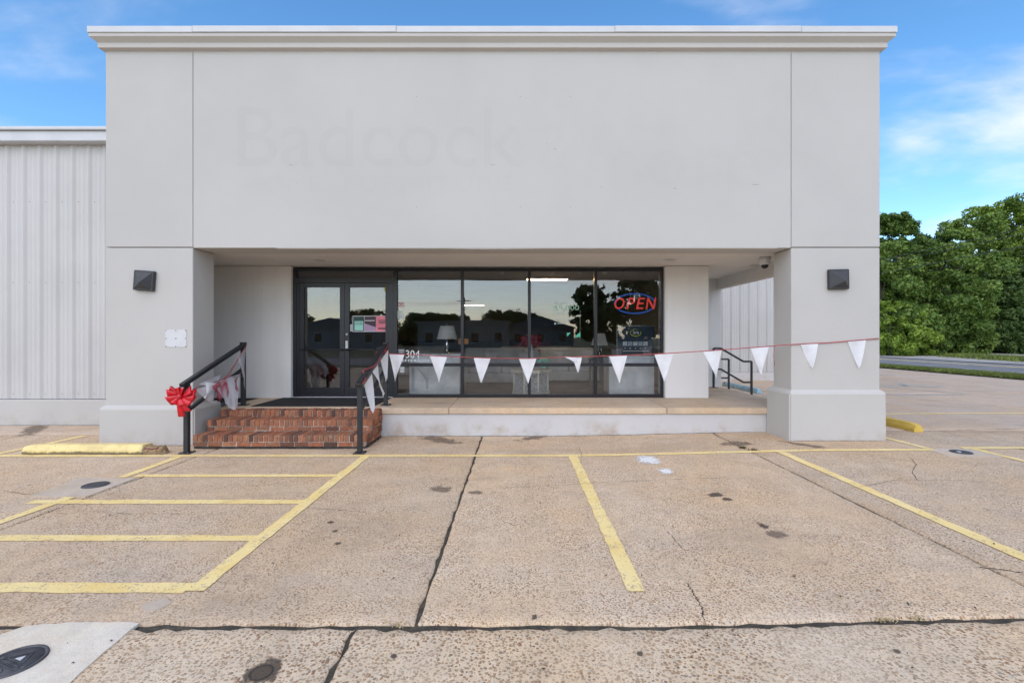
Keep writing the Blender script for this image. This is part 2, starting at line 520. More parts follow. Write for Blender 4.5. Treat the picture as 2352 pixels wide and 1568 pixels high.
def box(name, x0, x1, y0, y1, z0, z1, mat, parent=None, bev=0.0, seg=1, loc=None):
    bm = bmesh.new()
    bm_box(bm, x0, x1, y0, y1, z0, z1)
    if bev:
        bevel_all(bm, bev, seg)
    return link(name, mesh_bm(bm, name), mat, parent, loc)
def boxes(name, lst, mat, parent=None, bev=0.0, loc=None):
    bm = bmesh.new()
    for b in lst:
        bm_box(bm, *b)
    if bev:
        bevel_all(bm, bev)
    return link(name, mesh_bm(bm, name), mat, parent, loc)
def bm_tube(bm, pts, rad, n=8, cap=True):
    pts = [Vector(p) for p in pts]
    rings = []
    prev = None
    for i, p in enumerate(pts):
        d = (pts[min(i + 1, len(pts) - 1)] - pts[max(i - 1, 0)])
        d.normalize()
        if prev is None:
            u = d.cross(Vector((0, 0, 1)))
            if u.length < 0.05:
                u = d.cross(Vector((1, 0, 0)))
        else:
            u = prev - d * prev.dot(d)
        u.normalize()
        prev = u
        w = d.cross(u)
        r = rad[i] if isinstance(rad, (list, tuple)) else rad
        rings.append([bm.verts.new(p + (u * math.cos(a) + w * math.sin(a)) * r) for a in [2 * math.pi * k / n for k in range(n)]])
    for a, b in zip(rings, rings[1:]):
        for k in range(n):
            bm.faces.new((a[k], a[(k + 1) % n], b[(k + 1) % n], b[k]))
    if cap:
        bm.faces.new(rings[0][::-1]); bm.faces.new(rings[-1])
def tube(name, pts, rad, mat, parent=None, n=8, loc=None):
    bm = bmesh.new()
    bm_tube(bm, pts, rad, n)
    return link(name, mesh_bm(bm, name, True), mat, parent, loc)
def bm_bar(bm, a, b, w, h):
    """square bar from a to b, w across, h upright"""
    a, b = Vector(a), Vector(b)
    d = (b - a).normalized()
    up = Vector((0, 0, 1)) if abs(d.z) < 0.98 else Vector((0, 1, 0))
    s = d.cross(up).normalized()
    u = s.cross(d).normalized()
    vs = []
    for p in (a, b):
        for i, j in ((-1, -1), (1, -1), (1, 1), (-1, 1)):
            vs.append(bm.verts.new(p + s * (i * w / 2) + u * (j * h / 2)))
    for f in ((0, 1, 2, 3), (7, 6, 5, 4), (0, 4, 5, 1), (1, 5, 6, 2), (2, 6, 7, 3), (3, 7, 4, 0)):
        bm.faces.new([vs[i] for i in f])
def bar(name, a, b, w, h, mat, parent=None, bev=0.004, loc=None):
    bm = bmesh.new()
    bm_bar(bm, a, b, w, h)
    bmesh.ops.recalc_face_normals(bm, faces=list(bm.faces))
    if bev:
        bevel_all(bm, bev)
    return link(name, mesh_bm(bm, name), mat, parent, loc)
def lathe(name, prof, mat, parent=None, n=24, loc=None, smooth=True):
    bm = bmesh.new()
    rings = []
    for r, z in prof:
        if r < 1e-6:
            rings.append([bm.verts.new((0, 0, z))])
        else:
            rings.append([bm.verts.new((r * math.cos(2 * math.pi * k / n), r * math.sin(2 * math.pi * k / n), z)) for k in range(n)])
    for a, b in zip(rings, rings[1:]):
        for k in range(n):
            k2 = (k + 1) % n
            if len(a) == 1 and len(b) == 1:
                continue
            if len(a) == 1:
                bm.faces.new((a[0], b[k2], b[k]))
            elif len(b) == 1:
                bm.faces.new((a[k], a[k2], b[0]))
            else:
                bm.faces.new((a[k], a[k2], b[k2], b[k]))
    bmesh.ops.recalc_face_normals(bm, faces=list(bm.faces))
    return link(name, mesh_bm(bm, name, smooth), mat, parent, loc)
def poly_prism(name, pts, z0, z1, mat, parent=None, loc=None, axis='z'):
    """flat outline with thickness; axis 'y' stands it upright (pts are x,z)"""
    bm = bmesh.new()
    def P(p, t):
        return (p[0], p[1], t) if axis == 'z' else (p[0], t, p[1])
    a = [bm.verts.new(P(p, z0)) for p in pts]
    b = [bm.verts.new(P(p, z1)) for p in pts]
    bm.faces.new(a); bm.faces.new(b)
    n = len(pts)
    for i in range(n):
        bm.faces.new((a[i], a[(i + 1) % n], b[(i + 1) % n], b[i]))
    bmesh.ops.recalc_face_normals(bm, faces=list(bm.faces))
    return link(name, mesh_bm(bm, name), mat, parent, loc)
def np_mesh(name, v, f, mat, parent=None, loc=None):
    """v (n,3), f (m,4) -> mesh"""
    me = bpy.data.meshes.new(name)
    k = f.shape[1]
    me.vertices.add(len(v)); me.vertices.foreach_set('co', np.ascontiguousarray(v, dtype=np.float32).ravel())
    me.loops.add(f.size); me.loops.foreach_set('vertex_index', np.ascontiguousarray(f, dtype=np.int32).ravel())
    me.polygons.add(len(f))
    me.polygons.foreach_set('loop_start', np.arange(0, f.size, k, dtype=np.int32))
    me.update(calc_edges=True)
    return link(name, me, mat, parent, loc)
def text_mesh(body, x0, x1, z0, z1, extr, offset=0.0, shear=0.0, bold=0.0):
    """letters fitted into a box in x,z; they face -Y, front at y=-extr"""
    c = bpy.data.curves.new('letters', 'FONT')
    c.body = body
    c.size = 1
    c.extrude = 0.05
    c.offset = bold
    c.shear = shear
    c.resolution_u = 3
    o = bpy.data.objects.new('letters', c)
    col.objects.link(o)
    bpy.context.view_layer.update()
    me = bpy.data.meshes.new_from_object(o)
    bpy.data.objects.remove(o)
    n = len(me.vertices)
    a = np.empty(n * 3, dtype=np.float32)
    me.vertices.foreach_get('co', a)
    a = a.reshape(-1, 3)
    mn, mx = a.min(0), a.max(0)
    b = np.empty_like(a)
    b[:, 0] = x0 + (a[:, 0] - mn[0]) / (mx[0] - mn[0]) * (x1 - x0)
    b[:, 2] = z0 + (a[:, 1] - mn[1]) / (mx[1] - mn[1]) * (z1 - z0)
    b[:, 1] = -(a[:, 2] - mn[2]) / (mx[2] - mn[2]) * extr
    me.vertices.foreach_set('co', b.ravel())
    me.materials.clear()
    me.update()
    return me

# ------------------------------------------------------------------ ground, lot, road
def xz_sheet(name, xs, y0, y1, dz, mat, kind='structure', parent=None, ny=1):
    bm = bmesh.new()
    ys = [y0 + (y1 - y0) * j / ny for j in range(ny + 1)]
    g = [[bm.verts.new((x, y, gz(x) + dz)) for x in xs] for y in ys]
    for j in range(ny):
        for i in range(len(xs) - 1):
            bm.faces.new((g[j][i], g[j][i + 1], g[j + 1][i + 1], g[j + 1][i]))
    o = link(name, mesh_bm(bm, name), mat, parent)
    if parent is None:
        tag(o, kind=kind)
    return o
GXS = [-900, -200, -60, -20, 0, 0.3] + [0.3 + 4.2 * i / 12 for i in range(1, 13)] + [20, 60, 200, 900]
ground = xz_sheet('ground', GXS, -900, 900, -0.06, 'earth')
lot = xz_sheet('parking_lot', [-26, -10, 0, 0.3] + [0.3 + 4.2 * i / 12 for i in range(1, 13)] + [10, 18], -7.4, 30, -0.014, 'dirt')

def slab(x0, x1, y0, y1, mat, step, gap=0.012, jit=0.004, chip=0.0, gap_y0=None, gap_y1=None):
    gy0 = gap if gap_y0 is None else gap_y0
    gy1 = gap if gap_y1 is None else gap_y1
    X0, X1, Y0, Y1 = x0 + gap, x1 - gap, y0 + gy0, y1 - gy1
    e = 0.012
    def axis(a, b):
        n = max(2, int((b - a) / step))
        return [a, a + e] + [a + e + (b - a - 2 * e) * i / n for i in range(1, n)] + [b - e, b]
    xs, ys = axis(X0, X1), axis(Y0, Y1)
    nx, ny = len(xs), len(ys)
    jx0 = [random.gauss(0, jit) for _ in ys]; jx1 = [random.gauss(0, jit) for _ in ys]
    jy0 = [random.gauss(0, jit) - chip * max(0, random.gauss(0, 1)) for _ in xs]; jy1 = [random.gauss(0, jit) + chip * max(0, random.gauss(0, 1)) for _ in xs]
    v, f = [], []
    for j, y in enumerate(ys):
        for i, x in enumerate(xs):
            xx, yy = x, y
            if i <= 1: xx += jx0[j]
            if i >= nx - 2: xx += jx1[j]
            if j <= 1: yy -= jy0[i]
            if j >= ny - 2: yy -= jy1[i]
            edge = i in (0, nx - 1) or j in (0, ny - 1)
            v.append((xx, yy, gz(xx) - (0.008 if edge else 0)))
    for j in range(ny - 1):
        for i in range(nx - 1):
            a = j * nx + i
            f.append((a, a + 1, a + nx + 1, a + nx))
    ring = [i for i in range(nx)] + [j * nx + nx - 1 for j in range(1, ny)] + [(ny - 1) * nx + i for i in range(nx - 2, -1, -1)] + [j * nx for j in range(ny - 2, 0, -1)]
    base = len(v)
    for r in ring:
        v.append((v[r][0], v[r][1], v[r][2] - 0.05))
    m = len(ring)
    for i in range(m):
        f.append((ring[(i + 1) % m], ring[i], base + i, base + (i + 1) % m))
    return np_mesh('concrete_slab', np.array(v), np.array(f), mat, lot)
P = 3.65
near_x = [-0.87 + P * k for k in range(-3, 4)]
main_x = [-4.2 + P * k for k in range(-4, 7)]
for a, b in zip(near_x, near_x[1:]):
    slab(a, b, -2.4, 2.53, 'slab_near', 0.07 if -6 < a < 3 else 0.2, 0.016, 0.007, 0.015, None, 0.020)
for a, b in zip(near_x, near_x[1:]):
    slab(a, b, -7.3, -2.4, 'slab_near', 0.3)
for a, b in zip(main_x, main_x[1:]):
    if b > 17.9: b = 17.9
    if a > 17: continue
    slab(a, b, 2.53, 7.5, 'slab', 0.09 if -8 < a < 6 else 0.25, 0.0115, 0.0045, 0.006, 0.014, None)
    for y0, y1 in ((7.5, 12.4), (12.4, 17.3), (17.3, 23)):
        if -12 < a < 3.0:
            if y0 == 7.5:
                slab(a, b, 7.5, 9.2, 'slab_far', 0.3, 0.008)
            continue
        slab(a, b, y0, y1, 'slab_far', 0.3, 0.008)

def stripe(name, pts, width, mat, dz=0.004, jit=0.004, step=0.10, parent=lot):
    """painted strip following pts (x,y) on the ground with slightly uneven edges"""
    P_ = []
    for (ax, ay), (bx, by) in zip(pts, pts[1:]):
        n = max(1, int(math.hypot(bx - ax, by - ay) / step))
        P_ += [(ax + (bx - ax) * i / n, ay + (by - ay) * i / n) for i in range(n)]
    P_.append(pts[-1])
    v, f = [], []
    for i, (x, y) in enumerate(P_):
        a, b = P_[max(0, i - 1)], P_[min(len(P_) - 1, i + 1)]
        dx, dy = b[0] - a[0], b[1] - a[1]
        L = math.hypot(dx, dy) or 1
        nx, ny = -dy / L, dx / L
        w = width[i % len(width)] if isinstance(width, list) else width
        for s in (-1, 1):
            k = s * w / 2 + random.gauss(0, jit)
            X, Y = x + nx * k, y + ny * k
            v.append((X, Y, gz(X) + dz))
    for i in range(len(P_) - 1):
        f.append((2 * i, 2 * i + 2, 2 * i + 3, 2 * i + 1))
    return np_mesh(name, np.array(v), np.array(f), mat, parent)
W = 0.105
YF = 6.16
stripe('painted_line', [(-9.6, 6.16), (-2, 6.16), (3, 6.17), (5.55, 6.2)], 0.10, 'yellow', 0.004)
for X, a, b in ((-1.985, 2.87, YF - .05), (0.735, 2.86, YF - .05), (3.46, 2.6, YF - .05)):
    stripe('painted_line', [(X, a), (X, b)], 0.11, 'yellow', 0.0055)
stripe('painted_line', [(-4.37, 2.87), (-4.36, 4.56)], 0.105, 'yellow', 0.0055)
stripe('painted_line', [(-4.40, 5.2), (-4.42, YF - .05)], 0.105, 'yellow', 0.0055)
for Y, x0, w in ((5.27, -4.30, .10), (4.43, -4.62, .105), (3.63, -4.3, .10), (2.91, -4.4, .115)):
    stripe('painted_line', [(x0, Y), (-2.04, Y)], w, 'yellow', 0.004)
stripe('painted_line', [(-6.95, 6.21), (-6.85, 7.4)], 0.10, 'yellow', 0.0055)
stripe('painted_line', [(5.47, 7.0), (5.52, 6.25)], 0.10, 'yellow', 0.0055)
stripe('painted_line', [(6.12, 6.26), (6.12, 3.0)], 0.10, 'yellow', 0.0055)
stripe('painted_line', [(6.0, 6.30), (11, 6.34)], 0.10, 'yellow', 0.004)
stripe('painted_line', [(5.6, 9.05), (14, 9.35)], 0.10, 'yellow', 0.004)
for a, b in (((8.0, 12.0), (11.6, 12.1)), ((8.2, 14.1), (12.6, 13.9)), ((11.0, 13.9), (11.9, 12.4))):
    stripe('painted_line', [a, b], 0.09, 'blue_line', 0.005)
for a, b in (((11.3, 14.9), (12.9, 14.7)), ((11.9, 14.3), (12.6, 15.4)), ((11.2, 14.4), (13.0, 14.2))):
    stripe('painted_symbol', [a, b], 0.16, 'blue_line', 0.005, 0.02)

def crack_or_shade(pts, w=0.006, dz=0.0035, n=14):
    """jagged dark ribbon through ground points, for cracks and painted contact shade"""
    P_ = []
    for (a, b) in zip(pts, pts[1:]):
        for i in range(n):
            t = i / n
            P_.append((a[0] + (b[0] - a[0]) * t + random.gauss(0, 0.004), a[1] + (b[1] - a[1]) * t + random.gauss(0, 0.004)))
    P_.append(pts[-1])
    v, f = [], []
    for i, (x, y) in enumerate(P_):
        a, b = P_[max(0, i - 1)], P_[min(len(P_) - 1, i + 1)]
        dx, dy = b[0] - a[0], b[1] - a[1]
        L = math.hypot(dx, dy) or 1
        ww = w * .55 * random.uniform(0.25, 1.2) * min(1, 6 * min(i, len(P_) - 1 - i) / len(P_) + 0.15)
        for s in (-1, 1):
            X, Y = x - dy / L * ww * s, y + dx / L * ww * s
            v.append((X, Y, gz(X) + dz))
    for i in range(len(P_) - 1):
        f.append((2 * i, 2 * i + 2, 2 * i + 3, 2 * i + 1))
    np_mesh('crack_or_shade', np.array(v), np.array(f), 'crack_or_shade', lot)
crack_or_shade([G(1090, 1123), G(1230, 1117), G(1310, 1113), G(1370, 1109), G(1500, 1103), G(1660, 1097), G(1740, 1099)], 0.005, 0.0065)
crack_or_shade([G(1960, 1121), G(2010, 1112), G(2060, 1102), G(2105, 1103), G(2200, 1103), G(2352, 1112)], 0.006, 0.0065)
crack_or_shade([G(2088, 1047), G(2103, 1066), G(2096, 1085), G(2107, 1103)], 0.007)
crack_or_shade([G(1617, 1428), G(1612, 1395), G(1590, 1355), G(1575, 1335)], 0.007)
crack_or_shade([G(1530, 1215), G(1560, 1252), G(1575, 1265)], 0.004)
crack_or_shade([G(0, 1125), G(60, 1135), G(120, 1130)], 0.006)
crack_or_shade([G(2240, 1302), G(2300, 1308), G(2352, 1316)], 0.010)
crack_or_shade([G(170, 1172), G(300, 1180), G(470, 1180)], 0.0035)
crack_or_shade([G(680, 1165), G(790, 1172), G(850, 1178)], 0.004)
crack_or_shade([G(1325, 1013), G(1330, 1025), G(1338, 1055)], 0.004, 0.0065)
crack_or_shade([G(2115, 990), G(2230, 987), G(2352, 985)], 0.012)

# dark strips at the feet of the walls: gathered dirt plus painted contact shadow
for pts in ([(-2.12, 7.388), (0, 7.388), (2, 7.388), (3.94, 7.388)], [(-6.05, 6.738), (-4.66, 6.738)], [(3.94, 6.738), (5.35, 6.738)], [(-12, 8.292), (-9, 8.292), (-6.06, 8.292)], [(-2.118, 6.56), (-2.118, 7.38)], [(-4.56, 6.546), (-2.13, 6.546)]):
    crack_or_shade(pts, 0.022, 0.0035, 26)

def blotch(x, y, rx, ry, mat, dz=0.003, rz=0.0):
    bm = bmesh.new()
    n = 28
    c = bm.verts.new((0, 0, 0))
    vs = [bm.verts.new((math.cos(2 * math.pi * i / n), math.sin(2 * math.pi * i / n), 0)) for i in range(n)]
    for i in range(n):
        bm.faces.new((c, vs[i], vs[(i + 1) % n]))
    o = link('stain', mesh_bm(bm), mat, lot, (x, y, gz(x) + dz))
    o.scale = (rx, ry, 1)
    o.rotation_euler = (0, 0, rz)
    return o
for px, py, rx, ry, m in ((1490, 1056, .42, .30, 'spill'), (1530, 1082, .22, .16, 'spill'), (1015, 1123, .22, .16, 'stain_soft'), (1095, 1131, .12, .1, 'stain_soft'),
                          (1645, 1136, .13, .13, 'stain'), (1668, 1146, .1, .1, 'stain'), (1755, 1208, .12, .08, 'stain'), (1788, 1227, .14, .12, 'stain_soft'),
                          (1010, 1010, .7, .28, 'stain_soft'), (1230, 1004, .6, .2, 'stain_soft'), (598, 1545, .16, .14, 'stain'), (905, 1507, .035, .03, 'stain'),
                          (1227, 1419, .05, .03, 'stain'), (760, 1199, .06, .045, 'stain'), (770, 1220, .05, .04, 'stain'), (775, 1248, .05, .04, 'stain'),
                          (1700, 1018, .5, .22, 'stain_soft'), (1850, 1022, .5, .14, 'stain_soft'),
                          (2060, 1495, .05, .04, 'stain'), (1470, 1500, .04, .03, 'stain'), (80, 985, 1.2, .25, 'stain_soft')):
    x, y = G(px, py)
    blotch(x, y, rx, ry, m, 0.003 + 0.0003 * random.random(), random.uniform(0, 3))

def patch(pts, mat, dz, parent=lot, name='concrete_patch'):
    bm = bmesh.new()
    P_ = []
    for a, b in zip(pts, pts[1:] + pts[:1]):
        n = max(1, int(math.hypot(b[0] - a[0], b[1] - a[1]) / 0.05))
        P_ += [(a[0] + (b[0] - a[0]) * i / n + random.gauss(0, .004), a[1] + (b[1] - a[1]) * i / n + random.gauss(0, .004)) for i in range(n)]
    top = [bm.verts.new((x, y, gz(x) + dz)) for x, y in P_]
    bot = [bm.verts.new((x, y, gz(x) - 0.01)) for x, y in P_]
    bm.faces.new(top)
    for i in range(len(top)):
        bm.faces.new((top[i], bot[i], bot[(i + 1) % len(top)], top[(i + 1) % len(top)]))
    bmesh.ops.recalc_face_normals(bm, faces=list(bm.faces))
    return link(name, mesh_bm(bm), mat, parent)
patch([(-4.78, 4.58), (-4.22, 4.58), (-4.22, 5.18), (-4.86, 5.18)], 'patch2', 0.0045)
patch([(5.42, 5.84), (6.06, 5.80), (6.12, 6.24), (5.5, 6.28)], 'patch2', 0.0035)
patch([(-3.1, 1.7), (-1.96, 1.7), (-2.02, 2.12), (-2.06, 2.54), (-2.35, 2.56), (-2.66, 2.52), (-2.74, 2.40), (-3.0, 2.2)], 'patch', 0.006)
cx_, cy_ = G(360, 1389)
patch([(cx_ + .075 * math.cos(a), cy_ + .06 * math.sin(a)) for a in [i * .52 for i in range(12)]], 'patch2', 0.004)

def cover(x, y, r, label, detail, rz):
    e = empty('utility_cover', (x, y, gz(x) + 0.0065), label, 'utility cover', rz=rz)
    lathe('rim', [(r * .90, 0.0), (r * .90, 0.006), (r, 0.007), (r * 1.02, 0.0)], 'iron', e, 40, (0, 0, 0))
    lathe('lid', [(0, 0.003), (r * .88, 0.003), (r * .89, 0.0)], 'iron', e, 40, (0, 0, 0))
    if detail:
        bm = bmesh.new()
        tri = [(-.62, -.12), (.62, -.12), (0, .62)]
        for a, b in zip(tri, tri[1:] + tri[:1]):
            bm_bar(bm, (a[0] * r, a[1] * r, .0045), (b[0] * r, b[1] * r, .0045), .006, .004)
        for z in (-.30, .02):
            bm_bar(bm, (-.62 * r, z * r, .0045), (.62 * r, z * r, .0045), .005, .004)
        for i in range(7):
            bm_box(bm, (-.45 + i * .14) * r, (-.37 + i * .14) * r, -.22 * r, -.06 * r, .003, .006)
        link('relief', mesh_bm(bm), 'iron', e, (0, 0, 0))
        poly_prism('badge', [(-.16 * r, .12 * r), (.18 * r, .12 * r), (.02 * r, .36 * r)], .003, .0056, 'white', e, (0, 0, 0))
        bm = bmesh.new()
        bm_tube(bm, [(.36 * r * math.cos(t), -.55 * r + .16 * r * math.sin(t), .004) for t in [i * .42 for i in range(16)]], .003, 5)
        link('pull_slot', mesh_bm(bm, smooth=True), 'iron', e, (0, 0, 0))
        for s in (-1, 1):
            lathe('bolt', [(0, .006), (.07 * r, .006), (.1 * r, .003)], 'screw', e, 12, (s * .72 * r, .0, 0))
    else:
        bm = bmesh.new()
        for i in range(-3, 4):
            L = math.sqrt(max(0, .8 ** 2 - (i * .2) ** 2)) * r
            bm_bar(bm, (-L, i * .2 * r, .004), (L, i * .2 * r, .004), .008, .003)
        link('relief', mesh_bm(bm), 'iron', e, (0, 0, 0))
    return e
cover(-4.44, 4.92, .115, 'small black iron utility cover in the pale patch near the hatched lines', False, .3)
c2 = cover(5.76, 6.05, .115, 'round black iron utility cover with a white centre beside the right-hand lines', False, .2)
lathe('badge', [(0, .0062), (.025, .0062), (.026, .003)], 'white', c2, 16, (-.02, .01, 0))
cover(-2.41, 2.235, .122, 'dark meter cover with a triangle badge in the white concrete patch at bottom left', True, -.35)

# cored hole in the near slab
hx, hy = G(600, 1545)
hole = empty('core_hole', (hx, hy, gz(hx)), 'small round cored hole with a dark stain in the near concrete', 'hole')
lathe('ring', [(.052, .0045), (.048, .0052), (.044, .004), (.043, .001)], 'crack_or_shade', hole, 24, (0, 0, 0))
lathe('bottom', [(0, .0028), (.043, .0030)], 'broken', hole, 24, (0, 0, 0))

# road, verge
xz_sheet('grass_verge', [17.95, 18.6, 19.6], -40, 120, 0.02, 'earth')
road = xz_sheet('road', [19.6, 22, 24, 27.6], -60, 160, 0.0, 'asphalt')
stripe('road_line', [(25.2, -20), (25.2, 120)], 0.35, 'yellow', 0.005, 0.01, 3, road)
xz_sheet('far_pavement', [27.65, 31, 44], 6, 70, 0.03, 'asphalt_white')
xz_sheet('front_verge', [-60, -20, 0, 0.3] + [0.3 + 4.2 * i / 12 for i in range(1, 13)] + [17.9], -9.6, -7.42, 0.0, 'earth')
xz_sheet('street', [-90, -20, 0, 0.3] + [0.3 + 4.2 * i / 12 for i in range(1, 13)] + [19.5], -18.5, -9.65, -0.02, 'asphalt')

def grass(name, label, n, fx, hmin, hmax, mat, wid=0.012):
    v = np.zeros((n, 3, 3)); 
    pts = fx(n)
    h = rng.uniform(hmin, hmax, n); a = rng.uniform(0, 6.28, n)
    dx, dy = np.cos(a) * wid, np.sin(a) * wid
    lean = rng.normal(0, .35, (n, 2)) * h[:, None]
    v[:, 0] = pts + np.c_[-dx, -dy, np.zeros(n)]
    v[:, 1] = pts + np.c_[dx, dy, np.zeros(n)]
    v[:, 2] = pts + np.c_[lean, h]
    o = np_mesh(name, v.reshape(-1, 3), np.arange(n * 3).reshape(-1, 3), mat)
    return tag(o, label, 'grass', kind='stuff')
def verge_pts(n):
    y = rng.uniform(8, 45, n); x = rng.uniform(18.0, 19.55, n)
    return np.c_[x, y, np.full(n, 0.09)]
grass('grass', 'strip of short green grass between the lot and the side road', 60000, verge_pts, .05, .14, 'grass', .02)
def isl_pts(n):
    y = rng.uniform(27, 36, n); x = 31.5 + rng.normal(0, .6, n) + (y - 27) * .25
    return np.c_[x, y, np.full(n, 0.1)]
grass('grass_tuft', 'tuft of weeds growing in the pale pavement beyond the road', 8000, isl_pts, .1, .35, 'grass', .03)

def weed(px, py, n, h, label, mat='weed', spread=.05):
    x, y = G(px, py)
    v = []
    for i in range(n):
        a = random.uniform(0, 6.28); r = random.random() * spread
        bx, by = x + math.cos(a) * r, y + math.sin(a) * r * .5
        hh = random.uniform(.3, 1) * h
        b = random.uniform(0, 6.28); w = .006
        v += [(bx - w * math.sin(b), by + w * math.cos(b), gz(x)), (bx + w * math.sin(b), by - w * math.cos(b), gz(x)), (bx + math.cos(b) * hh * .9, by + math.sin(b) * hh * .9, gz(x) + hh)]
    v = np.array(v)
    tag(np_mesh('weed', v, np.arange(len(v)).reshape(-1, 3), mat), label, 'weed')
weed(1707, 1029, 50, .05, 'small green weed in the joint just left of the right column')
weed(1730, 1034, 40, .04, 'flat brown weed on the yellow line near the right column', 'debris', .08)
weed(2035, 1424, 30, .022, 'yellowing weed in the wide joint at lower centre-right', 'straw', .06)
weed(2105, 1421, 26, .022, 'dry grass tuft in the wide joint towards the right edge', 'straw', .06)
weed(915, 1431, 26, .022, 'wisp of dry straw across the wide joint left of centre', 'straw', .09)
weed(1830, 997, 25, .07, 'tiny weed against the foot of the porch wall', 'weed', .03)
# bits of litter: dead leaves
v = []
for i in range(190):
    px, py = random.uniform(-100, 2500), 1000 + 560 * random.random() ** 1.6
    if py < 1050 and px < 2040: continue
    x, y = G(px, py)
    s = random.uniform(.004, .015); a = random.uniform(0, 6.28)
    for k in range(4):
        t = a + k * 1.571
        q = s * (1 if k % 2 == 0 else .45)
        v.append((x + math.cos(t) * q, y + math.sin(t) * q, gz(x) + .0085 + random.uniform(0, .006)))
v = np.array(v)
tag(np_mesh('leaf_litter', v, np.arange(len(v)).reshape(-1, 4), 'debris'), 'scattered dark bits of dead leaf on the concrete lot', 'litter', kind='stuff')
v = []
for i in range(160):
    px, py = random.uniform(880, 1900), random.uniform(1004, 1030)
    x, y = G(px, py)
    s = random.uniform(.004, .014); a = random.uniform(0, 6.28)
    for k in range(4):
        t = a + k * 1.571 + random.uniform(-.3, .3)
        v.append((x + math.cos(t) * s, y + math.sin(t) * s * .7, gz(x) + .007 + random.uniform(0, .003)))
v = np.array(v)
tag(np_mesh('paint_chips', v, np.arange(len(v)).reshape(-1, 4), 'white'), 'white flakes of old paint along the foot of the porch', 'litter', kind='stuff')

# ------------------------------------------------------------------ the store building
B = empty('store_building', (-0.35, 8.55, 0), 'white stucco storefront with a recessed glazed entrance and moulded cornice', 'building')
YA, YB = 6.80, 7.28            # front wall, front and back face
XL, XR = -5.99, 5.29           # outer edges
ZS = 2.866                     # underside of the front wall
ZT = 5.72                      # underside of the cornice
FL = 0.45                      # porch floor
g = 0.0035
def stucco(name, x0, x1, y0, y1, z0, z1, mat='stucco', bev=0.008):
    return box(name, x0, x1, y0, y1, z0, z1, mat, B, bev, 2)
# wavy lower edge of the front wall: thin plaster lip built as a strip of uneven height
fascia = stucco('front_wall', -4.72 + g, 4.0 - g, YA, YB, ZS - .002, ZT + .02)
stucco('upper_pier', XL, -4.72 - g, YA, YB, ZS + .012, ZT + .02)
stucco('upper_pier', 4.0 + g, XR, YA, YB, ZS + .012, ZT + .02)
box('wall_core', XL + .03, XR - .03, YA + .035, YB - .01, ZS + .03, 5.9, 'groove', B)
box('wall_core', XL + .03, -4.75, YA + .035, YB - .03, 2.5, ZS + .03, 'groove', B)
box('wall_core', 4.03, XR - .03, YA + .035, YB - .03, 2.5, ZS + .03, 'groove', B)
def col_shaft(x0, x1, z0):
    return stucco('column', x0, x1, YA, YB, z0, ZS, 'stucco_low', 0.012)
col_shaft(XL, -4.72, 0.5); col_shaft(4.0, XR, 0.7)
def col_base(x0, x1, top, zb):
    e = .055
    bm = bmesh.new()
    ring = lambda o, z: [bm.verts.new(v) for v in ((x0 - o, YA - o, z), (x1 + o, YA - o, z), (x1 + o, YB + .04 + o, z), (x0 - o, YB + .04 + o, z))]
    rs = [ring(e + .004, zb - .03), ring(e, top - .06), ring(e - .012, top - .035), ring(.004, top)]
    bm.faces.new(rs[0][::-1]); bm.faces.new(rs[-1])
    for a, b in zip(rs, rs[1:]):
        for k in range(4):
            bm.faces.new((a[k], a[(k + 1) % 4], b[(k + 1) % 4], b[k]))
    bmesh.ops.bevel(bm, geom=[e_ for e_ in bm.edges if abs(e_.verts[0].co.z - e_.verts[1].co.z) > .1], offset=.02, segments=3, affect='EDGES')
    return link('column_base', mesh_bm(bm), 'stucco_low', B)
col_base(XL, -4.72, .575, 0); col_base(4.0, XR, .80, .05)
# uneven plaster lip along the soffit edge
v, f = [], []
N = 120
lipz = [0.012 * math.sin(i * .13 + 1) * math.sin(i * .041) + random.gauss(0, .0015) for i in range(N + 1)]
for i in range(N + 1):
    x = -3.5 + 7.3 * i / N
    t = .012 + max(0, lipz[i]) * min(1, min(i, N - i) / 12)
    v += [(x, YA - .004, ZS - t), (x, YA - .004, ZS + .004), (x, YA + .05, ZS - t * .9), (x, YA + .05, ZS + .004)]
for i in range(N):
    a, b = 4 * i, 4 * i + 4
    f += [(a, b, b + 1, a + 1), (a + 2, b + 2, b, a)]
np_mesh('plaster_lip', np.array(v), np.array(f), 'stucco', B)

# cornice swept round front and sides
prof = [(-.01, 5.70), (0.0, 5.722), (.058, 5.742), (.062, 5.748), (.062, 5.805), (.068, 5.815), (.122, 5.858), (.13, 5.864), (.13, 5.912), (.10, 5.914)]
def sweep(name, prof, mat, y_back, parent, x0=XL, x1=XR):
    bm = bmesh.new()
    def at(p, z):
        return [(x0 - p, y_back, z), (x0 - p, YA - p, z), (x1 + p, YA - p, z), (x1 + p, y_back, z)]
    rows = [[bm.verts.new(c) for c in at(p, z)] for p, z in prof]
    for a, b in zip(rows, rows[1:]):
        for k in range(3):
            bm.faces.new((a[k], a[k + 1], b[k + 1], b[k]))
    bmesh.ops.recalc_face_normals(bm, faces=list(bm.faces))
    return link(name, mesh_bm(bm), mat, parent)
cor = sweep('cornice', prof, 'cornice', 9.5, B)
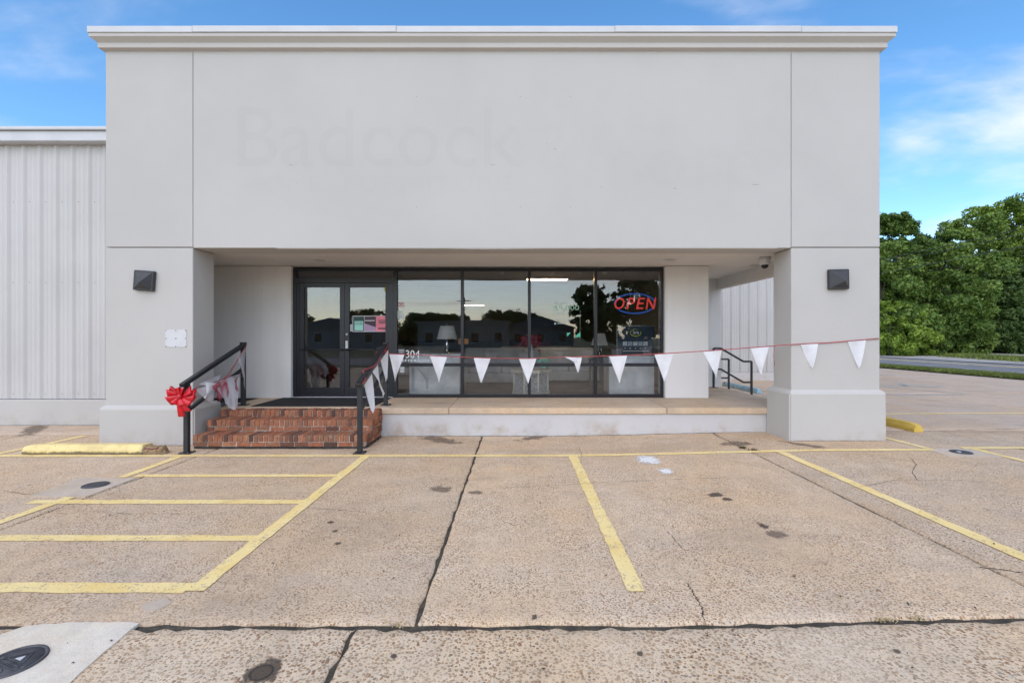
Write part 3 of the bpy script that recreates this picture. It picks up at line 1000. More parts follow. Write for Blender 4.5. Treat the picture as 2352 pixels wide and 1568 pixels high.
# metal coping in lengths with lapped joints
cuts = [XL - .145, -4.63, -1.72, 1.4, 4.06, XR + .145]
for i, (a, b) in enumerate(zip(cuts, cuts[1:])):
    d = 0.0025 * (i % 2)
    box('coping', a + .002, b - .002, YA - .145 - d, YB + .1, 5.912 + d, 6.002 + d, 'cap', cor, .004)
for s, x in ((-1, XL), (1, XR)):
    box('coping', min(x + s * .145, x - s * .3), max(x + s * .145, x - s * .3), YB + .102, 9.5, 5.912, 6.002, 'cap', cor, .004)
box('parapet_side', XL, XL + .3, YB + .003, 9.5, ZS + .01, 5.9, 'stucco', B)
box('parapet_side', XR - .55, XR, YB + .003, 7.5, ZS + .01, 5.9, 'stucco', B)
# roof and soffit
box('roof', XL + .02, 4.60, YB + .01, 26, 4.7, 4.9, 'asphalt', B)
box('soffit', XL + .05, 4.5, YB + .002, 8.54, ZS + .004, ZS + .05, 'soffit', B)
box('soffit', 3.53, 4.5, 8.542, 10.6, ZS + .004, ZS + .05, 'soffit', B)
box('side_beam', 4.5, 4.62, YB + .002, 10.49, 2.64, 4.75, 'soffit', B, .006)
box('upper_back_wall', XL + .05, 3.5, 8.545, 8.7, ZS + .004, 4.69, 'stucco_porch', B)
# porch walls
box('porch_wall', XL + .02, -4.14, 8.55, 8.75, FL, ZS, 'stucco_porch', B, .006)
box('porch_wall', 2.715, 3.51, 8.53, 8.95, FL, ZS, 'stucco_porch', B, .010)
box('side_wall', 3.40, 3.51, 8.953, 10.5, FL, ZS, 'stucco_porch', B)
box('end_wall', 3.512, 4.60, 10.5, 10.65, .03, 4.69, 'stucco_porch', B, .006)
box('side_wall', 4.48, 4.60, 10.653, 26, .03, 4.69, 'stucco', B)
box('left_wall', XL + .02, XL + .15, YB + .05, 8.54, .0, ZS, 'stucco_porch', B)
# porch floor in three pours on a painted base
for a, b in ((-4.74, -1.075), (-1.067, 2.366), (2.374, 4.58)):
    y0 = 7.36
    bm = bmesh.new()
    bm_box(bm, a, b, y0, 8.72 if a < 2 else 10.5, FL - .095, FL)
    bevel_all(bm, .012, 2)
    link('porch_slab', mesh_bm(bm), 'porch', B)
box('porch_base', -4.70, 4.3, 7.395, 10.45, -.02, FL - .097, 'basewall', B)
box('porch_base', 4.302, 4.55, 7.6, 10.45, -.02, FL - .097, 'basewall', B)
# steps off the right side of the porch
for k in (0, 1):
    box('side_step', 4.585 + .30 * k, 4.88 + .30 * k, 10.15, 11.6, .02, .32 - .125 * k, 'porch', B, .008)

# glazing
YW0, YW1 = 8.625, 8.715
ZH = 2.845
def pane(parent, x0, x1, z0, z1, y=8.668):
    return box('glass_pane', x0 + .0015, x1 - .0015, y, y + .006, z0 + .0015, z1 - .0015, 'glass', parent)
mull = [-2.24, -1.01, .232, 1.46, 2.70]
for i in range(4):
    x0, x1 = mull[i], mull[i + 1]
    m = .027
    l = x0 - m if i else x0 - .045
    r = x1 - m if i < 3 else x1 + .01
    fr = boxes('shop_window', [(l, l + 2 * m + (.018 if i == 0 else 0), YW0, YW1, FL + .002, ZH)] +
               ([(r - .045, r, YW0, YW1, FL + .002, ZH)] if i == 3 else []) +
               [(l + .05, r - .001, YW0 + .003, YW1 - .003, ZH - .055, ZH - .001), (l + .05, r - .001, YW0 + .003, YW1 - .003, FL + .003, FL + .062),
                (l + .05, r - .001, YW0 + .02, YW1 - .006, 1.025, 1.085)], 'frame', B)
    a = x0 + (m if i else .027)
    b = x1 - m if i < 3 else x1 - .036
    pane(fr, a, b, 1.085, ZH - .055)
    pane(fr, a, b, FL + .062, 1.025)
df = boxes('door_frame', [(-4.135, -4.075, YW0, YW1, FL + .001, ZH), (-4.075, -2.286, YW0 + .002, YW1, ZH - .05, ZH - .002),
                          (-4.075, -2.286, YW0 - .004, YW1, 2.575, 2.66), (-4.075, -4.03, YW0 + .01, YW1, FL + .002, 2.574), (-2.345, -2.287, YW0 - .002, YW1, FL + .002, 2.574)], 'frame', B)
pane(df, -4.074, -2.287, 2.661, ZH - .051)
box('threshold', -4.13, -2.29, YW0 - .05, YW1, FL + .001, FL + .018, 'cap', B)
def leaf(x0, x1, hinge):
    st = .085
    d = boxes('door', [(x0, x0 + st, YW0 + .015, YW1 - .02, FL + .02, 2.57), (x1 - st, x1, YW0 + .015, YW1 - .02, FL + .02, 2.57),
                       (x0 + st, x1 - st, YW0 + .016, YW1 - .021, 2.49, 2.569), (x0 + st, x1 - st, YW0 + .016, YW1 - .021, FL + .021, FL + .185)], 'frame', B)
    pane(d, x0 + st, x1 - st, FL + .185, 2.49, 8.664)
    bm = bmesh.new()
    zb = 1.335
    bm_tube(bm, [(x0 + .03, YW0 + .014, zb), (x0 + .03, YW0 - .04, zb), (x1 - .03, YW0 - .04, zb), (x1 - .03, YW0 + .014, zb)], .013, 8)
    link('push_bar', mesh_bm(bm, smooth=True), 'frame', d)
    return d
leaf(-4.028, -3.192, -1)
d2 = leaf(-3.187, -2.347, 1)
lathe('lock', [(0, .02), (.018, .02), (.02, 0)], 'cap', d2, 16).rotation_euler = (R(90), 0, 0)
lk = [c for c in d2.children if c.name.startswith('lock')][0]
lk.matrix_parent_inverse = wmat(d2).inverted(); lk.location = (-3.145, YW0 + .014, 1.62)
box('handle_plate', -3.165, -3.12, YW0 - .01, YW0 + .0145, 1.36, 1.50, 'cap', d2, .004)

# interior of the shop
box('shop_floor', XL + .16, 3.39, 8.722, 25, FL - .1, FL - .004, 'asphalt', B)
MAT['shop_wall'] = simple('shop_wall', (0.36, 0.34, 0.31), 0.8, 0, 0.1, 1)
MAT['shop_ceiling'] = simple('shop_ceiling', (0.45, 0.44, 0.42), 0.85, 0, 0.1, 1)
box('shop_wall', XL + .02, XL + .15, 8.753, 25, FL - .1, 3.1, 'shop_wall', B)
box('shop_wall', XL + .02, 3.39, 25.003, 25.2, FL - .1, 3.1, 'shop_wall', B)
box('shop_wall', 3.392, 3.398, 8.96, 25, FL - .1, 3.1, 'shop_wall', B)
box('shop_ceiling', XL + .151, 3.391, 8.72, 25, 3.02, 3.10, 'shop_ceiling', B)

# metal clad wings
def clad(x0, x1, y, z0, z1, pitch, left, fascia_h, proud):
    w = box('metal_wall', x0, x1, y + .05, y + .2, z0 - .2, z1, 'metal_panel', B)
    h = z1 - z0
    prof = [(0, 0), (.018, -.032), (.062, -.032), (.08, 0)]
    k1 = .08 + (pitch - .08) * .33; k2 = .08 + (pitch - .08) * .66
    for k in (k1, k2):
        prof += [(k - .016, 0), (k - .008, -.006), (k + .008, -.006), (k + .016, 0)]
    prof.append((pitch - .0015, 0))
    vv = np.array([(a, b, 0) for a, b in prof] + [(a, b, h) for a, b in prof])
    n = len(prof)
    ff = np.array([(i, i + 1, n + i + 1, n + i) for i in range(n - 1)])
    me = None
    x = x0 + .01
    while x + pitch < x1 + .02:
        if me is None:
            o = np_mesh('wall_panel', vv, ff, 'metal_panel')
            me = o.data
        else:
            o = bpy.data.objects.new('wall_panel', me); col.objects.link(o)
        o.parent = w
        o.matrix_parent_inverse = wmat(w).inverted()
        o.location = (x, y, z0)
        for zz_ in (z0 + .05, z0 + h * .36, z0 + h * .82):
            pass
        x += pitch
    return w
lw = clad(-13.0, XL - .01, 8.40, .46, 5.02, .292, True, .2, .1)
box('eave_trim', -13.0, XL - .01, 8.22, 8.62, 5.02, 5.20, 'cap', lw, .012)
box('roof_edge', -13.0, XL - .01, 8.17, 9.6, 5.202, 5.26, 'cap', lw, .008)
bm = bmesh.new()
for i in range(24):
    for z in (4.0, 2.55, .55):
        x = -12.98 + .292 * i + .13
        bm_box(bm, x - .006, x + .006, 8.392, 8.401, z - .006, z + .006)
link('screw_row', mesh_bm(bm), 'screw', lw)['kind'] = 'stuff'
box('wing_base', -13.0, XL - .06, 8.30, 8.55, -.03, .45, 'stucco_low', B, .012)
rw = clad(4.62, 11.2, 16.2, .36, 5.0, .31, False, .2, .1)
box('eave_trim', 4.62, 11.3, 16.02, 16.45, 5.0, 5.2, 'cap', rw, .01)
box('wing_base', 4.62, 11.2, 16.14, 16.39, .0, .35, 'basewall', B)
box('wing_side', 11.05, 11.2, 16.46, 26, 0, 4.98, 'metal_panel', B)
box('wing_side', -13.0, -12.85, 8.63, 26, 0, 5.0, 'metal_panel', B)

# old sign ghosting in the stucco
def gx(px): return (px - 1187) / 1072 * YA
def gh(py): return CH + (775 - py) / 1072 * YA
for body, x0, x1, y0, y1, bold in (('Badcock', 545, 1197, 384, 246, 0), ('&', 1240, 1312, 402, 282, .0), ('more', 1345, 1745, 428, 345, .0), ('HOME', 563, 735, 440, 405, 0), ('FURNITURE', 790, 1172, 440, 405, 0)):
    me = text_mesh(body, gx(x0), gx(x1), gh(y0), gh(y1), .0022, bold=bold)
    o = link('ghost_lettering', me, 'ghost' if body == 'Badcock' else 'ghost_faint', fascia)
    o.matrix_parent_inverse = wmat(fascia).inverted()
    o.location = (0, YA + .0015, 0)
bm = bmesh.new()
for px, py in ((957, 222), (1195, 222), (1310, 222), (1381, 430), (957, 476), (1195, 476), (1310, 476), (1255, 331)):
    x, z = gx(px), gh(py)
    bm_box(bm, x - .004, x + .004, YA - .001, YA + .004, z - .004, z + .004)
for px, py, w in ((1132, 379, .05), (1275, 343, .035), (668, 379, .04), (1550, 433, .04), (1735, 424, .08)):
    x, z = gx(px), gh(py)
    bm_box(bm, x - w * .6, x + w * .6, YA - .001, YA + .004, z - .0016, z + .0016)
link('bolt_hole', mesh_bm(bm), 'crack_or_shade', fascia)['kind'] = 'stuff'

# ------------------------------------------------------------------ brick steps
SX0, SX1 = -4.55, -2.13
steps = empty('brick_steps', ((SX0 + SX1) / 2, 6.95, 0), 'three red brick steps with rowlock treads up to the entrance', 'steps')
fronts, tops = [6.55, 6.85, 7.15], [.19, .352, .447]
core = boxes('mortar_bed', [(SX0 + .012, SX1 - .012, fronts[0] + .012, 7.37, .030, .183), (SX0 + .013, SX1 - .013, fronts[1] + .012, 7.371, .183, .344), (SX0 + .014, SX1 - .014, fronts[2] + .012, 7.372, .344, .440)], 'mortar', steps)
def brick_mesh(lx, ly, lz):
    bm = bmesh.new()
    bm_box(bm, -lx / 2, lx / 2, -ly / 2, ly / 2, -lz / 2, lz / 2)
    bevel_all(bm, .004)
    for v_ in bm.verts:
        v_.co += Vector((random.gauss(0, .0012), random.gauss(0, .0012), random.gauss(0, .0012)))
    me = mesh_bm(bm, 'brick')
    me.materials.append(MAT['brick'])
    return me
mcache = {}
def brick(x0, x1, y0, y1, z0, z1):
    key = (round(x1 - x0, 3), round(y1 - y0, 3), round(z1 - z0, 3), random.randrange(4))
    if key not in mcache:
        mcache[key] = brick_mesh(*key[:3])
    o = bpy.data.objects.new('brick', mcache[key])
    col.objects.link(o)
    o.parent = steps
    o.location = Vector(((x0 + x1) / 2 + random.gauss(0, .001), (y0 + y1) / 2 + random.gauss(0, .003), (z0 + z1) / 2 + random.gauss(0, .0015))) - steps.location
    o.rotation_euler = (random.gauss(0, .006), random.gauss(0, .006), random.gauss(0, .006))
n_row = 34
pr = (SX1 - .012 - SX0) / n_row
for s in range(3):
    yb = (fronts[s + 1] + .010) if s < 2 else 7.372
    for i in range(n_row):
        x = SX0 + i * pr
        brick(x + .0065, x + pr - .0065, fronts[s], yb, tops[s] - .092, tops[s])
    if s < 2:
        z1 = tops[s] - .102
        L = .2033
        off = .11 if s else 0.0
        x = SX0
        first = True
        while x < SX1 - .05:
            xe = min(x + (off if first and off else L), SX1 - .012)
            brick(x + .0065, xe - .0065, fronts[s] + .004, fronts[s] + .1, z1 - .057, z1)
            x = xe; first = False
# exposed right-hand side
for s in range(3):
    y = fronts[s] + .004
    while y < 7.34:
        brick(SX1 - .095, SX1 + .006, y + .004, y + .063, tops[s] - .092 - .001, tops[s] - .003)
        y += .0675
    if s < 2:
        z1 = tops[s] - .102
        y = fronts[s] + .105
        while y < 7.28:
            brick(SX1 - .095, SX1 + .005, y + .004, y + .099, z1 - .057, z1)
            y += .105
box('footing', SX0 + .01, SX1 - .006, fronts[0] + .014, 7.36, -.01, .0295, 'crack_or_shade', steps)

# ------------------------------------------------------------------ door mat
bm = bmesh.new()
bm_box(bm, -4.28, -2.30, 7.52, 8.56, FL + .001, FL + .012)
bevel_all(bm, .003)
tag(link('door_mat', mesh_bm(bm), 'mat'), 'large black rubber mat in front of the double doors', 'door mat')

# ------------------------------------------------------------------ handrails
def handrail(x, label):
    e = empty('handrail', (x, 6.31, 0), label, 'handrail', 'handrails of the brick steps')
    w = .062
    lo, hi = (x, 6.31), (x - .03, 7.66)
    zt0, zt1 = .955, 1.435
    box('post', lo[0] - w / 2, lo[0] + w / 2, lo[1] - w / 2, lo[1] + w / 2, .012, zt0 - .02, 'rail', e, .005)
    box('post', hi[0] - w / 2, hi[0] + w / 2, hi[1] - w / 2, hi[1] + w / 2, FL + .012, zt1 + .015, 'rail', e, .005)
    for (px, py), z in ((lo, 0.001), (hi, FL + .001)):
        p = box('base_plate', px - .075, px + .075, py - .075, py + .075, z, z + .012, 'rail', e, .003)
        for sx in (-1, 1):
            for sy in (-1, 1):
                lathe('bolt', [(0, .012), (.009, .012), (.011, 0)], 'screw', p, 8).location = (px + sx * .055, py + sy * .055, z + .012)
    for c in e.children:
        for b_ in c.children:
            b_.matrix_parent_inverse = wmat(c).inverted()
    bar('top_rail', (lo[0], lo[1] - .10, zt0 - .035), (hi[0], hi[1] + .04, zt1 + .015), .068, .055, 'rail', e, .006)
    bar('lower_rail', (lo[0], lo[1] + .032, .58), (hi[0], hi[1] - .032, 1.04), .05, .045, 'rail', e, .005)
    box('post_cap', hi[0] - .04, hi[0] + .04, hi[1] - .04, hi[1] + .04, zt1 + .012, zt1 + .05, 'rail', e, .008)
    return e
handrail(-4.46, 'black square-tube handrail left of the brick steps, beside the column')
handrail(-2.12, 'black square-tube handrail right of the brick steps, by the glass doors')

def side_rail(y, label):
    e = empty('side_handrail', (4.4, y, FL), label, 'handrail', 'handrails of the side steps')
    P_ = [(4.36, y, 1.32), (4.52, y, 1.32), (5.02, y, 1.03), (5.2, y, 1.03)]
    w = .04
    for i, (a, b) in enumerate(zip(P_, P_[1:])):
        bar('top_rail', a, b, w, w, 'rail', e, .003)
        bar('lower_rail', (a[0], a[1], a[2] - .46), (b[0], b[1], b[2] - .46), w * .9, w * .9, 'rail', e, .003)
    box('post', 4.34, 4.38, y - .02, y + .02, FL + .001, 1.32, 'rail', e, .003)
    box('post', 5.18, 5.22, y - .02, y + .02, .07, 1.03, 'rail', e, .003)
    box('base_plate', 4.28, 4.44, y - .06, y + .06, FL + .0005, FL + .01, 'rail', e, .002)
side_rail(10.34, 'nearer black handrail of the side steps behind the right pier')
side_rail(11.45, 'farther black handrail of the side steps behind the right pier')

# ------------------------------------------------------------------ fittings on the facade
def wall_lamp(x, z, tilt, label):
    e = empty('wall_lamp', (x, YA, z), label, 'wall lamp', 'pyramid wall lamps on the columns')
    e.rotation_euler = (0, R(tilt), 0)
    s = .145
    bm = bmesh.new()
    bm_box(bm, -s, s, -.06, -.001, -s, s)
    bevel_all(bm, .012, 2)
    link('housing', mesh_bm(bm), 'lamp_black', e, (0, 0, 0))
    bm = bmesh.new()
    k = s - .022
    b4 = [bm.verts.new(p) for p in ((-k, -.058, -k), (k, -.058, -k), (k, -.058, k), (-k, -.058, k))]
    t4 = [bm.verts.new((p[0] * .04 + .02, -.155, p[2] * .04 - .035)) for p in ((-k, 0, -k), (k, 0, -k), (k, 0, k), (-k, 0, k))]
    for i in range(4):
        bm.faces.new((b4[i], b4[(i + 1) % 4], t4[(i + 1) % 4], t4[i]))
    bm.faces.new(t4)
    link('pyramid_cover', mesh_bm(bm), 'lamp_black', e, (0, 0, 0))
wall_lamp(gx(336), gh(645), 4, 'black pyramid wall lamp hanging slightly crooked on the left column')
wall_lamp(gx(1922), gh(642), -1, 'black pyramid wall lamp mounted square on the right column')

pl = empty('cover_plate', (gx(404.5), YA, gh(777)), 'blank white square plate with nine screws on the left column', 'cover plate')
box('plate', -.155, .155, -.006, -.0005, -.128, .128, 'white', pl, .002, 1, (0, 0, 0))
for i in (-1, 0, 1):
    for j in (-1, 0, 1):
        o = lathe('screw', [(0, .004), (.006, .004), (.008, 0)], 'screw', pl, 10, (i * .143, -.006, j * .116))
        o.rotation_euler = (R(90), 0, 0)

dc = empty('dome_camera', (4.05, 7.62, ZS + .004), 'white dome security camera under the soffit near the right column', 'camera')
lathe('mount', [(0, -.0005), (.085, -.0005), (.085, -.055), (.078, -.06), (.078, -.115), (.07, -.125), (.055, -.127)], 'white', dc, 28, (0, 0, 0))
lathe('dome', [(.056, -.126), (.054, -.15), (.042, -.172), (.02, -.184), (0, -.186)], 'blackgloss', dc, 24, (0, 0, 0))
for px, py, lab in ((734, 598, 'recessed soffit light above the left porch wall'), (1540, 597, 'recessed soffit light above the right pier'), (1735, 609.5, 'recessed soffit light beside the dome camera')):
    y = (ZS - CH) * 1072 / (775 - py)
    x = (px - 1187) / 1072 * y
    e = empty('soffit_light', (x, y, ZS + .004), lab, 'ceiling light', 'recessed lights in the soffit')
    lathe('trim_ring', [(.115, -.0005), (.115, -.008), (.10, -.010), (.085, -.004)], 'white', e, 28, (0, 0, 0))
    lathe('lens', [(0, -.003), (.086, -.003)], 'shop_ceiling', e, 28, (0, 0, 0))

# ------------------------------------------------------------------ wheel stops
def wheel_stop(loc, rz, L, mat, label, broken=False, w=.15, h=.125):
    e = empty('wheel_stop', loc, label, 'wheel stop', 'concrete wheel stops', rz)
    bm = bmesh.new()
    n = 26
    cut = L / 2 - (.28 if broken else 0)
    prof = [(-w / 2, 0), (-w / 2, h * .45), (-w * .30, h), (w * .30, h), (w / 2, h * .45), (w / 2, 0)]
    rows = []
    for i in range(n + 1):
        x = -L / 2 + (cut + L / 2) * i / n
        t = min(i, n - i if not broken else n)
        k = 1 if t > 1 else (.92 if t == 1 else .8)
        rows.append([bm.verts.new((x + (random.gauss(0, .03) if broken and i == n else 0), a * (k * .3 + .7) + random.gauss(0, .0015), b * k + random.gauss(0, .0015) * (b > 0))) for a, b in prof])
    for a, b in zip(rows, rows[1:]):
        for k in range(len(prof) - 1):
            bm.faces.new((a[k], a[k + 1], b[k + 1], b[k]))
    bm.faces.new(rows[0]); bm.faces.new(rows[-1][::-1])
    bmesh.ops.recalc_face_normals(bm, faces=list(bm.faces))
    link('body', mesh_bm(bm), mat, e, (0, 0, 0))
    if broken:
        bm = bmesh.new()
        rows = []
        m = 12
        for i in range(m + 1):
            x = cut - .06 + (.34) * i / m
            k = (1.0 - .12 * (i / m)) * random.uniform(.82, 1.02) if i > 1 else .97
            if i == m: k *= .55
            rows.append([bm.verts.new((x + random.gauss(0, .012), a * k * random.uniform(.85, 1.0), max(0, b * k * random.uniform(.8, 1.0)))) for a, b in prof])
        for a, b in zip(rows, rows[1:]):
            for k in range(len(prof) - 1):
                bm.faces.new((a[k], a[k + 1], b[k + 1], b[k]))
        bm.faces.new(rows[0]); bm.faces.new(rows[-1][::-1])
        bmesh.ops.recalc_face_normals(bm, faces=list(bm.faces))
        link('broken_end', mesh_bm(bm), 'broken', e, (0, 0, 0))
        bm = bmesh.new()
        bm_tube(bm, [(cut + .01, -.05, .07), (cut + .12, -.056, .062), (cut + .2, -.05, .075)], .006, 6)
        link('rebar', mesh_bm(bm, smooth=True), 'cord_dark', e, (0, 0, 0))
    return e
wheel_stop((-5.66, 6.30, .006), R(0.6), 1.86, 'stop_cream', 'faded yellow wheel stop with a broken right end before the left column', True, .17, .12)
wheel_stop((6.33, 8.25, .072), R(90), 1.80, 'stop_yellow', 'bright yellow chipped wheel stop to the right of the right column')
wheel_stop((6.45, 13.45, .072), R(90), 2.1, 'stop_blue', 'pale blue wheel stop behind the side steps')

# ------------------------------------------------------------------ bunting
def pennant(parent, a, b, tip, mat='pennant', sag=.03, fold=0.008):
    """cloth triangle hung between a and b with its point at tip, gently billowed"""
    a, b, tip = Vector(a), Vector(b), Vector(tip)
    nrm = (b - a).cross(tip - a).normalized()
    n = 8
    v, f, idx = [], [], {}
    ph = random.uniform(0, 6)
    for j in range(n + 1):
        for i in range(n + 1 - j):
            u, w = (i / (n - j) if n > j else .5), j / n
            p = (a * (1 - u) + b * u) * (1 - w) + tip * w
            p += nrm * (sag * math.sin(3.1 * u + ph) * w * (1.2 - w) * 2 + fold * math.sin(5 * u + ph) * w)
            idx[j, i] = len(v)
            v.append(p[:])
    for j in range(n):
        for i in range(n - j):
            f.append((idx[j, i], idx[j, i + 1], idx[j + 1, i]) if i < n - j else None)
            if i + 1 <= n - j - 1:
                f.append((idx[j, i + 1], idx[j + 1, i + 1], idx[j + 1, i]))
    o = np_mesh('pennant', np.array(v), np.array(f), mat, parent)
    for p in o.data.polygons:
        p.use_smooth = True
    return o
def S(px, py, y):
    """point seen at photo pixel px,py and known to lie at depth y"""
    return Vector(((px - 1187) / 1072 * y, y, CH + (775 - py) / 1072 * y))
x0_, x1_ = -2.15, 3.99
def string_y(px):
    # the cord runs straight from the upper rail post to the near corner of the right column, then across its face
    if px > 1785: return YA - .016
    lo, hi = 6.9, 7.75
    t = (px - 890) / (1780 - 890)
    # intersect the pixel ray with the line (x -2.1,y 7.63) - (x 3.985,y 6.79)
    ax, ay, bx, by = -2.12, 7.60, 3.975, 6.775
    k = (px - 1187) / 1072
    # ax + s(bx-ax) = k (ay + s(by-ay))
    s = (k * ay - ax) / ((bx - ax) - k * (by - ay))
    return ay + s * (by - ay)
bunt = empty('bunting', S(890, 812, 7.60), 'long string of white triangular pennants on red cord across the porch opening', 'bunting')
cord_px = [(888, 808), (893, 812), (960, 815), (1060, 820), (1160, 823), (1213, 823), (1297, 820), (1400, 817), (1503, 813), (1618, 806), (1700, 800), (1779, 794), (1786, 793), (1850, 789), (1900, 787), (1960, 782), (2019, 777)]
cp = [S(a, b, string_y(a)) for a, b in cord_px]
cp += [Vector((XR + .012, YA + .05, cp[-1].z)), Vector((XR + .012, YB, cp[-1].z))]
tube('cord', cp, .007, 'cord', bunt, 6)
for l, r, tip in (((894, 813), (929, 814), (907, 877)), ((987, 817), (1027, 819), (1008, 879)), ((1088, 821), (1127, 822), (1105, 880)), ((1192, 824), (1232, 823), (1213, 881)),
                  ((1399, 818), (1441, 816), (1423, 880)), ((1503, 814), (1547, 811), (1526, 878)), ((1615, 808), (1658, 804), (1646, 869)),
                  ((1724, 799), (1766, 796), (1748, 860)), ((1839, 791), (1879, 789), (1866, 846)), ((1947, 784), (1989, 781), (1974, 846))):
    y0, y1 = string_y(l[0]), string_y(r[0])
    pennant(bunt, S(*l, y0), S(*r, y1), S(*tip, (y0 + y1) / 2 - .02))
y_ = string_y(1317)
pennant(bunt, S(1315, 820, y_), S(1337, 819, y_), S(1328, 857, y_ - .02))
pennant(bunt, S(1297, 820, y_), S(1335, 820, y_ + .004), S(1318, 832, y_ - .03))
# loose loop of the same cord wrapped round the corner and down the column
tube('cord_tail', [S(1779, 793, 6.775), S(1777, 815, 6.80) , S(1779, 840, 6.84)], .004, 'cord', bunt, 5)
tube('cord_knot', [S(886 + 7 * math.cos(t * 1.3), 809 + 5 * math.sin(t), 7.60 + .02 * math.cos(t * 2.1)) for t in [i * .5 for i in range(20)]], .007, 'cord', bunt, 5)

rb = empty('bunting', (-2.12, 6.4, .9), 'short white pennants wound along the right handrail', 'bunting')
def RP(t, dx=0, dz=0):      # along the right top rail, 0 at the foot
    return Vector((-2.12 - .03 * t + dx, 6.24 + 1.42 * t, .93 + .50 * t + dz))
tube('cord', [RP(.02, .05, .0), RP(.12, .05, .0), RP(.25, -.045, .04), RP(.34, .05, .035), RP(.5, .055, -.02), RP(.62, .05, .0), RP(.74, -.045, .03), RP(.84, .05, .0), RP(.97, .045, .02)], .007, 'cord', rb, 6)
pennant(rb, RP(.05, .06, -.035), RP(.30, .06, -.035), RP(.24, .11, -.56), fold=.02)
pennant(rb, RP(.32, .06, -.02), RP(.52, .06, -.03), RP(.54, .14, -.53), fold=.02)
pennant(rb, RP(.62, .06, -.03), RP(.95, .06, -.04), RP(.84, .07, -.50), fold=.01)

lb = empty('bunting', (-4.46, 6.5, .8), 'tangle of sheer white pennants with red cord on the left handrail', 'bunting')
def LP(t, h, dx=.05):       # t along the left rail, h height above the lower rail line
    return Vector((-4.46 - .03 * t + dx, 6.31 + 1.35 * t, .58 + .46 * t + h))
tube('cord', [LP(1.0, .40), LP(.78, .22), LP(.58, .10), LP(.35, .16), LP(.1, .24), LP(.03, .26)], .005, 'cord_dark', lb, 5)
tube('cord', [LP(.58, .10), LP(.72, .02), LP(.9, -.06), LP(1.0, -.09)], .005, 'cord_dark', lb, 5)
tube('cord', [LP(.60, .12), LP(.42, .02), LP(.30, .08), LP(.06, .22)], .006, 'cord', lb, 5)
pennant(lb, LP(.05, .25, .06), LP(.40, .12, .07), LP(.30, -.10, .09), 'sheer', fold=.03)
pennant(lb, LP(.36, .12, .06), LP(.62, .12, .055), LP(.60, -.42, .10), 'sheer', fold=.03)
pennant(lb, LP(.58, .10, .06), LP(.86, .0, .06), LP(.70, -.50, .11), 'sheer', fold=.03)
pennant(lb, LP(.82, .30, .05), LP(1.0, .36, .05), LP(.95, -.30, .06), 'sheer', fold=.02)
pennant(lb, LP(.12, .28, .05), LP(.5, .20, .05), LP(.42, .02, .06), 'sheer', fold=.02)
MAT['redmesh'] = m_sheer('red_net', (0.42, 0.02, 0.07), .6)
pennant(lb, LP(.52, .06, .07), LP(.62, .11, .07), LP(.56, -.20, .10), 'redmesh', fold=.02)
pennant(lb, LP(.72, -.02, .07), LP(.80, .0, .07), LP(.74, -.22, .10), 'redmesh', fold=.02)

pennant(lb, LP(.20, .26, .07), LP(.44, .10, .075), LP(.16, .05, .09), 'pennant', fold=.04)
pennant(lb, LP(.44, .14, .08), LP(.70, .06, .08), LP(.66, -.46, .12), 'sheer', fold=.05)
pennant(lb, LP(.30, .14, .08), LP(.60, .14, .08), LP(.40, -.16, .10), 'redmesh', fold=.04)
tube('cord', [LP(.30, .10, .09), LP(.46, .10, .09), LP(.60, .13, .09), LP(.80, .26, .07), LP(.99, .39, .05)], .005, 'cord', lb, 5)
tube('cord', [LP(.66, .06, .09), LP(.80, -.01, .08), LP(.97, .05, .06)], .004, 'cord_dark', lb, 5)

# big red bow on the left rail post
bow = empty('gift_bow', (-4.46, 6.24, .78), 'big glossy red ribbon bow tied to the left handrail post', 'bow')
def ribbon(name, pts, width, wdir):
    pts = [Vector(p) for p in pts]
    wd = Vector(wdir).normalized()
    v, f = [], []
    for i, p in enumerate(pts):
        k = 1 if not isinstance(width, list) else width[i] / width[0]
        w = (width[0] if isinstance(width, list) else width) * k
        v += [(p - wd * w / 2)[:], p[:] , (p + wd * w / 2)[:]]
        v[-2] = (p + Vector((0, -.006, 0)))[:]
    for i in range(len(pts) - 1):
        a = 3 * i
        f += [(a, a + 3, a + 4, a + 1), (a + 1, a + 4, a + 5, a + 2)]
    o = np_mesh(name, np.array(v), np.array(f), 'bow', bow, (0, 0, 0))
    for p in o.data.polygons: p.use_smooth = True
    md = o.modifiers.new('thick', 'SOLIDIFY'); md.thickness = .002
    return o
for ang, L, dep, wd in ((172, .18, -.02, .15), (146, .17, -.05, .12), (203, .17, -.06, .13), (8, .18, -.02, .15), (33, .16, -.05, .12), (-23, .17, -.06, .13), (82, .11, -.08, .11), (108, .12, -.09, .10), (240, .12, -.09, .10), (-60, .12, -.09, .10)):
    a = R(ang)
    d = Vector((math.cos(a), 0, math.sin(a)))
    s = Vector((-math.sin(a), 0, math.cos(a)))
    pts, ws = [], []
    for i in range(15):
        t = i / 14
        r = math.sin(math.pi * t) ** .6
        side = (t - .5) * 2
        pts.append(d * L * r + Vector((0, dep * .35 - .075 * r * (.6 if side < 0 else .1) + .03 * side, 0)) + s * .022 * side * r)
        ws.append(wd * (.30 + .70 * r))
    ribbon('loop', pts, ws, s + Vector((0, .5, 0)))
for dx, L in ((.005, .27), (.045, .20)):
    ribbon('tail', [(dx * t * 2, -.055 - .02 * math.sin(t * 4), -L * t) for t in [i / 8 for i in range(9)]], [.04 + .045 * (i / 8) for i in range(9)], (1, .3, 0))
lathe('knot', [(0, .035), (.022, .03), (.032, .0), (.022, -.03), (0, -.035)], 'bow', bow, 12, (0, -.07, 0))

